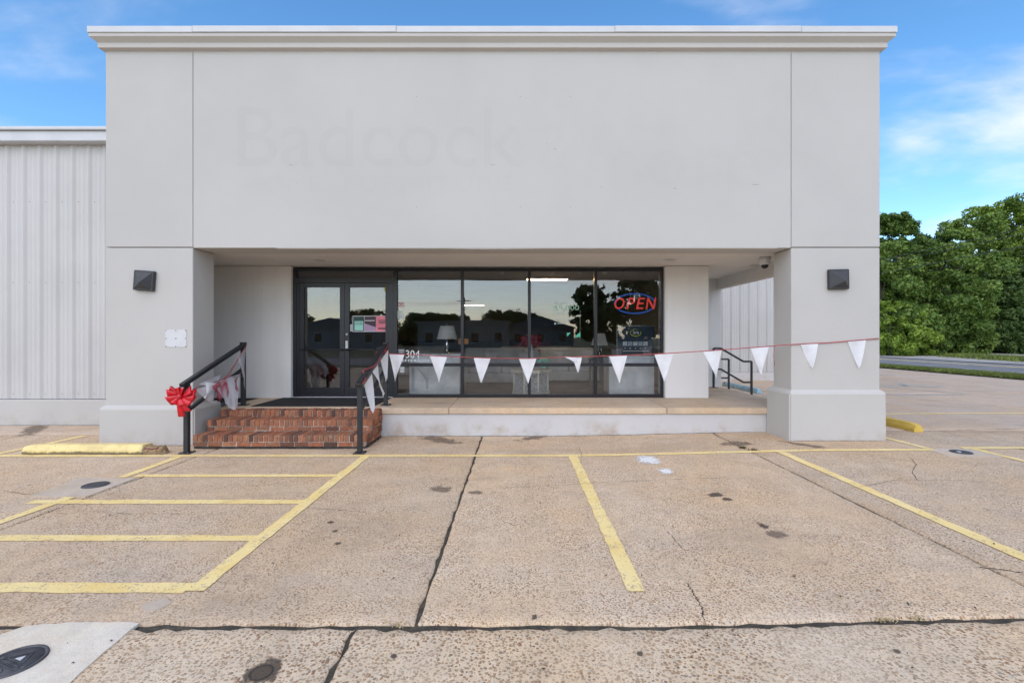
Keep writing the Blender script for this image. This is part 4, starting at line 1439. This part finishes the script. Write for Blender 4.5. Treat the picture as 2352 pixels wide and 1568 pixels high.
# ------------------------------------------------------------------ inside the shop
MAT['plinth'] = simple('plinth_paint', (0.80, 0.82, 0.84), 0.6, 0, 0.2, 3)
MAT['shade'] = simple('linen_shade', (0.62, 0.60, 0.57), 0.8, 0, 0.08, 20, 120, 0.3)
MAT['chrome'] = simple('chrome', (0.65, 0.66, 0.68), 0.15, 1.0)
MAT['sofa'] = simple('grey_velvet', (0.46, 0.46, 0.47), 0.85, 0, 0.2, 3)
MAT['sofa2'] = simple('pale_grey_fabric', (0.62, 0.62, 0.62), 0.85, 0, 0.15, 3)
MAT['wood_dark'] = simple('dark_wood', (0.07, 0.05, 0.04), 0.5, 0, 0.3, 5)
MAT['red_petal'] = simple('red_petal', (0.40, 0.015, 0.02), 0.7, 0, 0.3, 30)
def m_crush():
    k = NT('crushed_mirror')
    v = k.voro(95, k.pos(), dim='3D')
    s = k.n('ShaderNodeSeparateColor'); k.l(v.outputs['Color'], s.inputs[0])
    c = k.ramp(s.outputs[0], [(0, (0.10, 0.12, 0.13)), (0.45, (0.45, 0.48, 0.52)), (1, (0.95, 0.96, 0.98))])
    return k.done(c, 0.3, 0.0, k.bump(s.outputs[1], 1.0, 0.01))
MAT['crush'] = m_crush()
MAT['mirror'] = simple('mirror_trim', (0.90, 0.87, 0.78), 0.2, 0.3, 0.1)
def plinth(x0, x1, z1, y0, label):
    e = empty('display_plinth', ((x0 + x1) / 2, y0 + .3, FL - .004), label, 'plinth', 'display plinths behind the glass')
    box('body', x0, x1, y0, y0 + .55, FL + .012, z1 - .03, 'plinth', e, .012)
    box('top', x0 - .02, x1 + .02, y0 - .02, y0 + .57, z1 - .029, z1, 'plinth', e, .006)
    box('toe_kick', x0 + .03, x1 - .03, y0 + .02, y0 + .53, FL - .003, FL + .012, 'wood_dark', e)
YI = 9.02
plinth(-2.08, -1.10, 1.24, YI, 'pale plinth with a white lamp behind the leftmost window')
plinth(1.78, 2.66, 1.20, YI, 'pale plinth holding the mattress poster behind the rightmost window')
def lamp(x, y, z, square, label):
    e = empty('table_lamp', (x, y, z), label, 'table lamp', 'white table lamps in the shop')
    if square:
        for s in (0, 2.09, 4.19):
            tube('leg', [(0, 0, .30), (.10 * math.cos(s + .3), .10 * math.sin(s + .3), .003)], .012, 'chrome', e, 8, (0, 0, 0))
    else:
        lathe('base', [(0, 0), (.06, 0), (.06, .012), (.02, .03), (.035, .10), (.045, .16), (.03, .24), (.012, .30), (.012, .36)], 'chrome', e, 20, (0, 0, 0))
    n = 4 if square else 24
    bm = bmesh.new()
    z0, z1 = .29, .55
    r0, r1 = (.25, .15) if square else (.20, .14)
    a = [bm.verts.new((r0 * math.cos(2 * math.pi * (k + .35) / n), r0 * math.sin(2 * math.pi * (k + .35) / n), z0)) for k in range(n)]
    b = [bm.verts.new((r1 * math.cos(2 * math.pi * (k + .35) / n), r1 * math.sin(2 * math.pi * (k + .35) / n), z1)) for k in range(n)]
    for k in range(n):
        bm.faces.new((a[k], a[(k + 1) % n], b[(k + 1) % n], b[k]))
    link('lamp_shade', mesh_bm(bm, smooth=not square), 'shade', e, (0, 0, 0))
    lathe('finial', [(0, .60), (.012, .59), (.012, .57), (.004, .56), (.004, .30)], 'chrome', e, 10, (0, 0, 0))
lamp(-1.39, YI + .28, 1.24, False, 'table lamp with a round tapered pale shade on the left plinth')
et = empty('end_table', (1.92, 10.3, FL - .004), 'dark end table behind the Serta poster', 'table')
box('top', 1.62, 2.22, 10.05, 10.6, 1.06, 1.10, 'wood_dark', et, .005)
for i in (0, 1):
    for j in (0, 1):
        box('leg', 1.64 + i * .52, 1.68 + i * .52, 10.07 + j * .47, 10.11 + j * .47, FL - .003, 1.059, 'wood_dark', et)
lamp(1.83, 10.3, 1.10, True, 'table lamp with a square pale shade on the tripod base near the poster')

# mirrored coffee table with a vase
ct = empty('coffee_table', (.28, 9.42, FL - .004), 'mirrored octagonal coffee table with crushed glass panels', 'coffee table')
def ngon(r, n=8, o=.3927): return [(r * math.cos(2 * math.pi * k / n + o), r * math.sin(2 * math.pi * k / n + o)) for k in range(n)]
poly_prism('base', ngon(.40), 0, .05, 'mirror', ct, (0, 0, 0))
poly_prism('top', ngon(.44), .42, .48, 'mirror', ct, (0, 0, 0))
for k in range(8):
    (ax, ay), (bx, by) = ngon(.36)[k], ngon(.36)[(k + 1) % 8]
    bar('panel', (ax * .95 + bx * .05, ay * .95 + by * .05, .235), (bx * .95 + ax * .05, by * .95 + ay * .05, .235), .02, .366, 'crush', ct, 0, (0, 0, 0))
    bar('corner_trim', (ax, ay, .052), (ax, ay, .418), .035, .035, 'mirror', ct, .004, (0, 0, 0))
vs_ = empty('vase', (.28, 9.42, FL + .476), 'tall white cylinder vase holding red flowers', 'vase')
lathe('body', [(0, 0), (.055, 0), (.06, .02), (.06, .50), (.054, .50), (.05, .1)], 'white', vs_, 24, (0, 0, 0))
v = []
for i in range(420):
    a, r = random.uniform(0, 6.28), abs(random.gauss(0, .13))
    p = Vector((r * math.cos(a), r * math.sin(a), .60 + random.gauss(0, .055) - r * .25))
    u = Vector((random.gauss(0, 1), random.gauss(0, 1), random.gauss(0, 1))).normalized() * .03
    w = Vector((random.gauss(0, 1), random.gauss(0, 1), random.gauss(0, 1))).cross(u).normalized() * .022
    v += [(p - u)[:], (p + w)[:], (p + u)[:], (p - w)[:]]
np_mesh('flowers', np.array(v), np.arange(len(v)).reshape(-1, 4), 'red_petal', vs_, (0, 0, 0))['kind'] = 'stuff'
bm = bmesh.new()
for i in range(8):
    a = i * .8
    bm_tube(bm, [(0.02 * math.cos(a), .02 * math.sin(a), .12), (.09 * math.cos(a), .09 * math.sin(a), .6)], .003, 5)
link('stems', mesh_bm(bm), 'weed', vs_, (0, 0, 0))['kind'] = 'stuff'
def sofa(x, y, L, rz, mat, label):
    e = empty('sofa', (x, y, FL - .003), label, 'sofa', 'grey sofas in the showroom', rz)
    h = L / 2
    box('frame', -h, h, -.42, .42, .08, .30, mat, e, .03, 2, (0, 0, 0))
    box('backrest', -h + .02, h - .02, .22, .46, .301, .86, mat, e, .06, 3, (0, 0, 0))
    for s in (-1, 1):
        box('arm', min(s * h, s * (h - .2)), max(s * h, s * (h - .2)), -.44, .219, .301, .62, mat, e, .05, 3, (0, 0, 0))
    w = (L - .42) / 2
    for s in (0, 1):
        box('seat_cushion', -h + .21 + s * w, -h + .21 + (s + 1) * w - .006, -.43, .21, .302, .46, mat, e, .04, 3, (0, 0, 0))
    for s in (-1, 1):
        for t in (-1, 1):
            box('foot', s * (h - .1) - .03, s * (h - .1) + .03, t * .33 - .03, t * .33 + .03, 0, .079, 'wood_dark', e, 0, 1, (0, 0, 0))
sofa(-.35, 11.1, 1.9, 0, 'sofa', 'dark grey sofa behind the coffee table towards the second window')
sofa(1.25, 11.6, 1.5, R(0), 'sofa2', 'pale grey loveseat behind the third window')
sofa(-3.0, 13.5, 2.1, R(20), 'sofa', 'dark grey sofa deep in the shop behind the doors')
sofa(.6, 14.5, 2.2, R(180), 'sofa', 'dark grey sofa with its back to the window, deep in the shop')
for x, y, lab in ((.74, 11.4, 'lit ceiling troffer behind the third window'), (-1.95, 20.5, 'lit ceiling strip far back behind the second window'), (-3.2, 13.2, 'unlit ceiling strip above the doors inside the shop')):
    L = .98
    e = empty('ceiling_fixture', (x, y, 3.019), lab, 'ceiling light', 'strip lights on the shop ceiling')
    box('housing', -L / 2 - .02, L / 2 + .02, -.15, .15, -.04, -.0005, 'shop_ceiling', e, .004, 1, (0, 0, 0))
    for k in (-.07, .07):
        if y != 13.2:
            box('tube', -L / 2, L / 2, k - .02, k + .02, -.056, -.041, 'tube_light', e, .004, 1, (0, 0, 0))
        else:
            box('tube', -L / 2, L / 2, k - .02, k + .02, -.056, -.041, 'white', e, .004, 1, (0, 0, 0))
trk = empty('track_light', (.45, 9.45, 3.019), 'track with small white spotlights on the shop ceiling', 'track light')
box('track', -.9, 1.6, -.02, .02, -.03, -.0005, 'white', trk, .003, 1, (0, 0, 0))
for i in range(5):
    o = lathe('spotlight', [(0, -.03), (.012, -.032), (.012, -.07), (.03, -.10), (.045, -.17), (.04, -.172), (0, -.15)], 'white', trk, 16, (-.75 + i * .52, 0, 0))
tmo = [(-4.2, -.6, 16.5, 'tall dark cabinet against the far wall'), (-.3, 2.2, 18.5, 'long dark sideboard at the back of the showroom')]
for a, b, y, lab in tmo:
    e = empty('cabinet', ((a + b) / 2, y, FL - .003), lab, 'cabinet')
    n = max(2, int((b - a) / .6)); w = (b - a) / n
    box('carcass', a, b, y, y + .5, FL, FL + 1.0, 'wood_dark', e, .005)
    for i in range(n):
        box('door', a + i * w + .01, a + (i + 1) * w - .01, y - .02, y - .001, FL + .06, FL + .94, 'wood_dark', e, .004)

# open sign, posters and lettering on the glass
YG = 8.690                       # just inside the panes
def gpx(px, y=8.67): return (px - 1187) / 1072 * y
def gpz(py, y=8.67): return CH + (775 - py) / 1072 * y
os_ = empty('open_sign', (gpx(1458, 8.8), 8.8, gpz(697, 8.8)), 'neon OPEN sign, red letters in a blue oval, in the rightmost window', 'neon sign')
tube('oval', [(.385 * math.cos(t), .012, .185 * math.sin(t)) for t in [2 * math.pi * i / 40 for i in range(41)]], .014, 'neon_blue', os_, 8, (0, 0, 0))
LW = [(-.385, -.20), (-.165, .0), (.02, .185), (.20, .395)]
for ch, (a, b) in zip('OPEN', LW):
    o = link('letter', text_mesh(ch, a, b, -.105, .105, .03, shear=.22), 'neon_red', os_, (0, -.005, 0))
    o2 = link('letter_outline', text_mesh(ch, a - .016, b + .016, -.122, .122, .012, shear=.22), 'blackgloss', os_, (0, .012, 0))  # larger black letter behind, showing as a dark outline
for s in (-1, 1):
    tube('hanger', [(s * .2, .02, .16), (s * .2, .02, 3.02 - os_.location.z)], .0025, 'screw', os_, 5, (0, 0, 0))

def flat(name, x0, x1, z0, z1, y, c, label, cat, parts=(), mat=None):
    """printed sheet facing the street; parts are (x0,x1,z0,z1,colour) blocks in 0..1 of the sheet"""
    e = empty(name, ((x0 + x1) / 2, y, z0), label, cat)
    m = mat or simple(name + '_print', c, .6, 0, .03)
    w, h = x1 - x0, z1 - z0
    box('sheet', -w / 2, w / 2, 0, .002, 0, h, m, e, 0, 1, (0, 0, 0))
    cache = {}
    for i, (a, b, q, r, cc) in enumerate(parts):
        if cc not in cache:
            cache[cc] = simple(name + '_ink', cc, .6, 0, .03)
        box('print_block', -w / 2 + a * w, -w / 2 + b * w, -.0006 - .0002 * (i % 4), -.0001, q * h, r * h, cache[cc], e, 0, 1, (0, 0, 0))
    return e
def words(parent, body, x0, x1, z0, z1, mat, y=-.0012):
    o = link('lettering', text_mesh(body, x0, x1, z0, z1, .001), mat, parent, (0, y, 0))
    return o
INK = {n: simple('ink_' + n, c, .6, 0, .02) for n, c in dict(dark=(.03, .05, .05), white=(.80, .80, .80), black=(.015, .015, .018), mint=(.35, .68, .58), navy=(.012, .03, .06), green=(.10, .50, .33), lime=(.62, .68, .03)).items()}
ph = empty('door_notices', (gpx(851), 8.658, gpz(761)), 'framed row of three notices, teal, lilac and pink, on the right door', 'notice')
x0, x1, h = gpx(811) - gpx(851), gpx(891) - gpx(851), gpz(726) - gpz(761)
sx = [x0 + (x1 - x0) * t for t in (0, .33, .66, 1)]
box('sheet', x0 - .006, x1 + .006, .003, .005, -.006, h + .006, INK['white'], ph, 0, 1, (0, 0, 0))
box('teal_notice', sx[0] + .004, sx[1] - .004, .001, .0028, .004, h - .004, simple('teal', (.012, .055, .052), .5), ph, 0, 1, (0, 0, 0))
box('door_hanger_card', sx[0] + .03, sx[1] - .022, -.0004, .0008, .02, h * .68, INK['mint'], ph, 0, 1, (0, 0, 0))
words(ph, 'STORE', sx[0] + .04, sx[1] - .032, h * .54, h * .62, INK['dark'], -.0006)
words(ph, 'HOURS', sx[0] + .036, sx[1] - .028, h * .43, h * .52, INK['dark'], -.0006)
box('lilac_notice', sx[1] + .002, sx[2] - .001, .001, .0028, .004, h - .004, simple('plum', (.045, .02, .035), .5), ph, 0, 1, (0, 0, 0))
poly_prism('lilac_corner', [(sx[1] + .004, .006), (sx[2] - .003, .006), (sx[2] - .003, h * .28), (sx[1] + .004, h * .52)], -.0002, .0009, simple('lilac', (.42, .28, .42), .6), ph, (0, 0, 0), 'y')
box('headline', sx[1] + .012, sx[2] - .02, -.0006, .0009, h * .69, h * .73, INK['white'], ph, 0, 1, (0, 0, 0))
box('pink_notice', sx[2] + .001, sx[3], .001, .0028, .0, h, simple('pink', (.78, .22, .28), .6), ph, 0, 1, (0, 0, 0))
for k, (a, b) in enumerate(((.70, .75), (.61, .66), (.52, .57))):
    box('text_line', sx[2] + .045 + .006 * k, sx[3] - .04 - .006 * k, -.0006, .0009, h * a, h * b, INK['dark'], ph, 0, 1, (0, 0, 0))
box('button', sx[2] + .04, sx[3] - .036, -.0006, .0009, h * .15, h * .24, INK['dark'], ph, 0, 1, (0, 0, 0))
flat('door_sticker', gpx(805), gpx(811) - .012, gpz(761), gpz(745), 8.658, (.6, .6, .6), 'narrow white sticker beside the teal notice on the right door', 'sticker', [(.2, .8, .1 + .2 * k, .2 + .2 * k, (.3, .3, .32)) for k in range(4)])
cs = flat('camera_sticker', gpx(883), gpx(897), gpz(669), gpz(656), 8.655, (.62, .60, .02), 'yellow surveillance camera sticker at the top of the right door', 'sticker', [(.15, .85, .72, .84, (.25, .25, .05)), (.2, .8, .12, .2, (.25, .25, .05)), (.5, .8, .38, .5, (.02, .02, .02))])
poly_prism('camera_mark', [(-.035, .035), (-.035, .075), (.02, .055)], -.0012, -.0002, INK['black'], cs, (0, 0, 0), 'y')
flat('red_sticker', gpx(915), gpx(929), gpz(705), gpz(694), 8.662, (.60, .55, .55), 'small white and red sticker beside the doors in the first window', 'sticker', [(.08, .92, .82, .94, (.5, .12, .12)), (.08, .92, .06, .2, (.5, .12, .12)), (.3, .7, .4, .65, (.5, .12, .12))])
flat('card_sticker', gpx(913), gpx(926), gpz(732), gpz(713), 8.662, (.62, .66, .64), 'pale payment card sticker under the red sticker in the first window', 'sticker', [(.15, .85, .8, .88, (.3, .35, .35)), (.15, .45, .55, .68, (.45, .5, .3)), (.55, .85, .55, .68, (.5, .5, .3)), (.15, .45, .32, .42, (.3, .34, .4)), (.55, .85, .32, .42, (.2, .3, .45)), (.2, .45, .1, .2, (.15, .2, .25)), (.55, .8, .1, .2, (.15, .2, .25))])
flat('small_notice', gpx(914), gpx(930), gpz(812), gpz(801), 8.662, (.10, .11, .11), 'small dark notice with pale lines left of the street number', 'sticker', [(.12, .88, .62, .80, (.5, .5, .5)), (.2, .8, .22, .36, (.4, .4, .4))])
flat('hours_card', gpx(919), gpx(929), gpz(855), gpz(842), 8.662, (.5, .51, .5), 'small pale card low in the first window', 'sticker', [(.15, .85, .5, .6, (.3, .3, .3)), (.15, .85, .3, .4, (.3, .3, .3))])
num = empty('street_number', (gpx(948), 8.664, gpz(831)), 'white street number 304 and JEFFERSON lettering on the first window', 'lettering')
z_ = lambda py: gpz(py) - gpz(831)
x_ = lambda px: gpx(px) - gpx(948)
words(num, '304', x_(932), x_(964), z_(822), z_(804), INK['white'], 0)
words(num, 'JEFFERSON', x_(919), x_(985), z_(832.5), z_(825), INK['white'], 0)
off = empty('window_offer', (gpx(1300), 8.664, gpz(775)), 'green and white offer lettering on the third window', 'lettering')
z_ = lambda py: gpz(py) - gpz(775)
x_ = lambda px: gpx(px) - gpx(1300)
INK['pale'] = simple('ink_pale', (.42, .50, .50), .6, 0, .02)
INK['paleg'] = simple('ink_pale_green', (.36, .55, .42), .6, 0, .02)
words(off, 'Get up to', x_(1272), x_(1303), z_(700), z_(692), INK['pale'], 0)
words(off, '$5,000', x_(1272), x_(1330), z_(714), z_(701), INK['paleg'], 0)
words(off, 'today!', x_(1272), x_(1294), z_(725), z_(715), INK['pale'], 0)
for py in (733, 741):
    box('bullet', x_(1273), x_(1277), 0, .001, z_(py + 4), z_(py), INK['pale'], off, 0, 1, (0, 0, 0))
    box('fine_print', x_(1280), x_(1312 - (py - 733)), 0, .001, z_(py + 2.6), z_(py + .8), INK['pale'], off, 0, 1, (0, 0, 0))
for pts in ([(1302, 773), (1302, 764), (1311, 764)], [(1318, 774), (1333, 762), (1333, 774)]):
    poly_prism('green_triangle', [(x_(a), z_(b)) for a, b in pts], 0, .001, INK['green'], off, (0, 0, 0), 'y')
rg = empty('round_decal', (gpx(1248), 8.664, gpz(833)), 'round green outline decal on the third window', 'sticker')
tube('ring', [(.085 * math.cos(t), 0, .085 * math.sin(t)) for t in [2 * math.pi * i / 28 for i in range(29)]], .007, INK['green'], rg, 6, (0, 0, 0))
tube('ring', [(.05 * math.cos(t), 0, .05 * math.sin(t)) for t in [2 * math.pi * i / 28 for i in range(29)]], .005, INK['green'], rg, 6, (0, 0, 0))

# mattress poster on the right plinth
ps = empty('mattress_poster', (gpx(1460, 9.1), 9.10, 1.2), 'dark blue framed Serta poster standing on the right plinth', 'poster')
wv, hv = .375, .60
box('board', -wv, wv, .0, .02, .0, hv, INK['navy'], ps, 0, 1, (0, 0, 0))
for a in ((-wv, wv, 0, .02), (-wv, wv, hv - .02, hv), (-wv, -wv + .018, .021, hv - .021), (wv - .018, wv, .021, hv - .021)):
    box('frame', a[0], a[1], -.012, .0, a[2], a[3], 'chrome', ps, .002, 1, (0, 0, 0))
words(ps, 'Serta', -.055, .062, .43, .495, INK['white'], 0)
tube('logo_ring', [(.105 * math.cos(t), -.004, .455 + .068 * math.sin(t)) for t in [R(d) for d in range(60, 400, 15)]], [.002 + .006 * math.sin(math.pi * i / 22) for i in range(23)], INK['lime'], ps, 6, (0, 0, 0))
pal = [(.45, .52, .58), (.28, .33, .4), (.5, .56, .6), (.28, .33, .4), (.5, .56, .62)]
for k in range(5):
    a = -.25 + k * .10
    mt = simple('poster_photo', pal[k], .6, 0, .3, 25)
    box('photo', a, a + .085, -.003, -.0005, .20, .28, mt, ps, 0, 1, (0, 0, 0))
    lathe('dot', [(0, .0025), (.009, .0025), (.01, 0)], INK['white'], ps, 10, (a + .042, -.0005, .15)).rotation_euler = (R(90), 0, 0)
box('caption', -.25, .26, -.002, -.0005, .095, .105, INK['white'], ps, 0, 1, (0, 0, 0))
og = flat('orange_sign', gpx(1052, 9.4), gpx(1076, 9.4), gpz(790, 9.4), gpz(777, 9.4), 9.4, (.50, .20, .045), 'small orange sign standing inside behind the right door', 'sign')
box('stand', -.01, .01, .003, .02, FL - .003 - og.location.z, .0, 'screw', og, 0, 1, (0, 0, 0))

# ------------------------------------------------------------------ trees, wires, street opposite
def leaves(centers, radii, n, size, seed, squash=.8, fill=.40):
    r = np.random.default_rng(seed)
    c, rr = np.array(centers), np.array(radii)
    wgt = rr ** 2; wgt = wgt / wgt.sum()
    k = r.choice(len(c), n, p=wgt)
    d = r.normal(size=(n, 3)); d /= np.linalg.norm(d, axis=1)[:, None]
    rad = rr[k] * (fill + (1 - fill) * r.random(n) ** .5) * (1 + .10 * r.normal(size=n))
    p = c[k] + d * rad[:, None] * np.array([1, 1, squash])
    # leaves face outward-ish with scatter
    nrm = d + r.normal(size=(n, 3)) * .75 + np.array([0, 0, .35]); nrm /= np.linalg.norm(nrm, axis=1)[:, None]
    t = np.cross(nrm, r.normal(size=(n, 3))); t /= np.linalg.norm(t, axis=1)[:, None]
    b = np.cross(nrm, t)
    s = size * r.uniform(.5, 1.3, n)[:, None]
    v = np.stack([p - t * s, p + b * s * .55, p + t * s, p - b * s * .55], 1)
    return v.reshape(-1, 3)
def tree(name, label, x, y, h, cr, mat, seed, n=26000, low=.12, size=.20, trunk=True, zb=0.0, group=None, width=1.0, cat='tree'):
    r = random.Random(seed)
    e = empty(name, (x, y, zb), label, cat, group)
    cen, rad = [], []
    nb = int(60 + cr * 14)
    for i in range(nb):
        t = r.random() ** .8
        z = h * (low + (1 - low) * t)
        prof_ = math.sin(math.pi * min(1, .12 + .80 * t ** .8)) ** .55
        R_ = cr * width * prof_ * math.sqrt(r.random())
        a = r.uniform(0, 6.283)
        q = cr * r.uniform(.11, .31) * (1.0 if t < .6 else .62)
        cen.append((R_ * math.cos(a), R_ * math.sin(a), min(z, h - q * .8)))
        rad.append(q)
    v = leaves(cen, rad, n, size, seed)
    v[:, 2] = np.maximum(v[:, 2], .02)
    np_mesh('crown', v, np.arange(len(v)).reshape(-1, 4), mat, e, (0, 0, 0))
    bm = bmesh.new()
    rt = max(.04, h * .018)
    pts = [(0, 0, -.05), (r.gauss(0, .1), r.gauss(0, .1), h * .25), (r.gauss(0, .2), r.gauss(0, .2), h * .5), (r.gauss(0, .3), r.gauss(0, .3), h * .8)]
    bm_tube(bm, pts, [rt * 1.3, rt, rt * .7, rt * .25], 8)
    for i in range(8):
        k = r.randrange(len(cen))
        z0 = h * r.uniform(.18, .6)
        c = cen[k]
        if c[2] > z0:
            bm_tube(bm, [(0, 0, z0), (c[0] * .4, c[1] * .4, z0 + (c[2] - z0) * .55), c], [rt * .5, rt * .3, rt * .1], 6)
    link('trunk', mesh_bm(bm, smooth=True), 'bark', e, (0, 0, 0))
    return e
GT = 'trees beyond the side road'
def TX(px, y): return (px - 1187) / 1072 * y
for i, (px, y, top, cr, mat, low, n, lab) in enumerate((
        (2062, 44, 492, 3.6, 'leaf_b', .05, 30000, 'olive-green tree with a loose top right beside the building edge'),
        (2018, 41, 560, 3.6, 'leaf_a', .03, 26000, 'mid-green tree partly hidden by the right column'),
        (2150, 45, 556, 3.6, 'leaf_a', .04, 26000, 'mid-green tree in the dip between the two taller crowns'),
        (2158, 41.5, 622, 2.8, 'leaf_b', .05, 24000, 'yellow-green tree standing forward in the middle of the tree line'),
        (2222, 49, 500, 4.2, 'leaf_a', .06, 34000, 'tall rounded green tree right of the dip'),
        (2300, 52, 468, 4.8, 'leaf_d', .08, 38000, 'tall bright green tree near the right edge'),
        (2375, 50, 446, 5.2, 'leaf_a', .06, 38000, 'tallest tree, cut by the right edge of the photograph'),
        (2262, 46, 630, 3.6, 'leaf_c', .03, 26000, 'dark green tree in front of the tall bright one'),
        (2345, 46, 610, 3.8, 'leaf_c', .03, 26000, 'dark green tree low at the right edge'),
        (2120, 52, 545, 4.0, 'leaf_c', .03, 22000, 'dark tree behind the yellow-green one'),
        (2470, 52, 470, 5.0, 'leaf_a', .05, 22000, 'green tree just outside the right of the view'),
        (1940, 48, 540, 4.5, 'leaf_c', .05, 16000, 'dark tree hidden behind the right column'))):
    X = TX(px, y)
    hh = CH + (775 - top) / 1072 * y
    tree('broadleaf_tree', lab, X, y, hh, cr, mat, 100 + i, n, low, .17, True, .0, GT)
for i, (px, y, top, cr, mat, n, lab) in enumerate((
        (2085, 38.5, 716, 2.0, 'leaf_d', 16000, 'bright green shrub at the foot of the trees beside the building edge'),
        (2045, 38, 690, 1.9, 'leaf_d', 13000, 'light green leafy shrub against the right column edge'),
        (2135, 39, 745, 1.5, 'leaf_b', 9000, 'low yellowish shrub by the road in front of the tree line'),
        (2185, 42, 735, 1.7, 'leaf_c', 9000, 'dark shrub in the shade left of centre under the trees'),
        (2240, 43, 742, 1.5, 'leaf_a', 8000, 'small green shrub hanging over the kerb under the trees'),
        (2310, 44, 735, 1.8, 'leaf_c', 9000, 'dark undergrowth shrub towards the right edge'),
        (2365, 44, 740, 1.7, 'leaf_b', 8000, 'olive shrub at the right edge under the tallest tree'))):
    X = TX(px, y)
    hh = CH + (775 - top) / 1072 * y
    tree('shrub', lab, X, y, hh, cr, mat, 300 + i, n, .0, .12, True, .0, 'shrubs at the foot of the trees', 1.0, 'shrub')

# utility poles and wires along the side road
for y, lab in ((4.0, 'wooden utility pole by the side road, nearer one'), (84.0, 'wooden utility pole far down the side road')):
    e = empty('utility_pole', (29.2, y, .05), lab, 'utility pole', 'utility poles by the side road')
    tube('pole', [(0, 0, -.1), (0, 0, 9.0)], [.15, .10], 'bark', e, 10, (0, 0, 0))
    box('crossarm', -.9, .9, -.05, .05, 8.1, 8.2, 'bark', e, .005, 1, (0, 0, 0))
for dx, z, lab in ((-.8, 7.95, 'overhead utility wire crossing the trees, upper one'), (.0, 7.1, 'overhead utility wire crossing the trees, lower one'), (.8, 8.0, 'overhead utility wire crossing the trees, farthest one')):
    pts = []
    for i in range(25):
        t = i / 24
        pts.append((29.2 + dx, 4 + 80 * t, z + .15 - .9 * 4 * t * (1 - t) * .6))
    w = empty('utility_wire', pts[0], lab, 'wire', 'utility wires')
    tube('cable', pts, .018, 'screw', w, 5)

# the other side of the street, which the shop windows mirror
def house(x, y, w, d, h, rh, mat, label, roof='asphalt'):
    e = empty('street_building', (x, y, -.06), label, 'building', 'buildings across the street')
    box('wall', -w / 2, w / 2, -d, 0, 0, h, mat, e, 0, 1, (0, 0, 0))
    if rh:
        bm = bmesh.new()
        a = [bm.verts.new(p) for p in ((-w / 2 - .4, .4, h), (w / 2 + .4, .4, h), (0, .4, h + rh))]
        b = [bm.verts.new(p) for p in ((-w / 2 - .4, -d - .4, h), (w / 2 + .4, -d - .4, h), (0, -d - .4, h + rh))]
        bm.faces.new(a); bm.faces.new(b[::-1])
        for i in range(3):
            bm.faces.new((a[i], a[(i + 1) % 3], b[(i + 1) % 3], b[i]))
        bmesh.ops.recalc_face_normals(bm, faces=list(bm.faces))
        link('roof', mesh_bm(bm), roof, e, (0, 0, 0))
    else:
        box('roof', -w / 2 - .2, w / 2 + .2, -d - .2, .2, h + .002, h + .35, roof, e, 0, 1, (0, 0, 0))
    n = max(1, int(w / 3))
    for i in range(n):
        cx0 = -w / 2 + (i + .5) * w / n
        f_ = box('window', cx0 - .6, cx0 + .6, .002, .06, .9, min(h - .4, 2.3), 'white', e, 0, 1, (0, 0, 0))
        q = box('pane', cx0 - .52, cx0 + .52, .061, .07, .98, min(h - .48, 2.22), 'blackgloss', f_, 0, 1, (0, 0, 0))
MAT['clap'] = simple('grey_siding', (0.30, 0.29, 0.28), .8)
MAT['tanwall'] = simple('tan_wall', (0.36, 0.31, 0.27), .8)
house(3.2, -46, 9, 8, 2.9, 1.7, 'clap', 'grey gabled building across the street, mirrored in the third window')
house(-7, -44, 12, 8, 3.4, 0, 'tanwall', 'flat roofed tan building across the street, mirrored in the second window', 'tanwall')
house(-26, -48, 14, 9, 3.0, 1.4, 'clap', 'wide grey building across the street, mirrored in the doors')
e = empty('utility_pole', (-6.3, -38, -.06), 'utility pole across the street, mirrored in the second window', 'utility pole')
tube('pole', [(0, 0, 0), (0, 0, 6.4)], [.14, .10], 'bark', e, 10, (0, 0, 0))
box('crossarm', -.8, .8, -.05, .05, 5.9, 6.0, 'bark', e, 0, 1, (0, 0, 0))
for i, (x, y, h, cr, lab) in enumerate(((-34, -52, 5.4, 4, 'first'), (-24, -60, 6.2, 5, 'second'), (-15, -58, 5.6, 4.2, 'third'), (-10, -56, 5.2, 3.6, 'fourth'), (-2, -58, 6.0, 4, 'fifth'), (1.5, -60, 5.6, 3, 'sixth'),
                                 (9.5, -42, 8.3, 3.0, 'seventh'), (14.5, -40, 10.0, 4.2, 'eighth'), (21, -44, 11.5, 5, 'ninth'), (30, -48, 11, 5, 'tenth'), (-45, -55, 9, 5, 'eleventh'))):
    tree('street_tree', 'dark tree across the street behind the viewer, %s from the doors' % lab, x, y, h, cr, 'leaf_c', 500 + i, 7000, .14, .30, True, -.06, 'trees across the street')
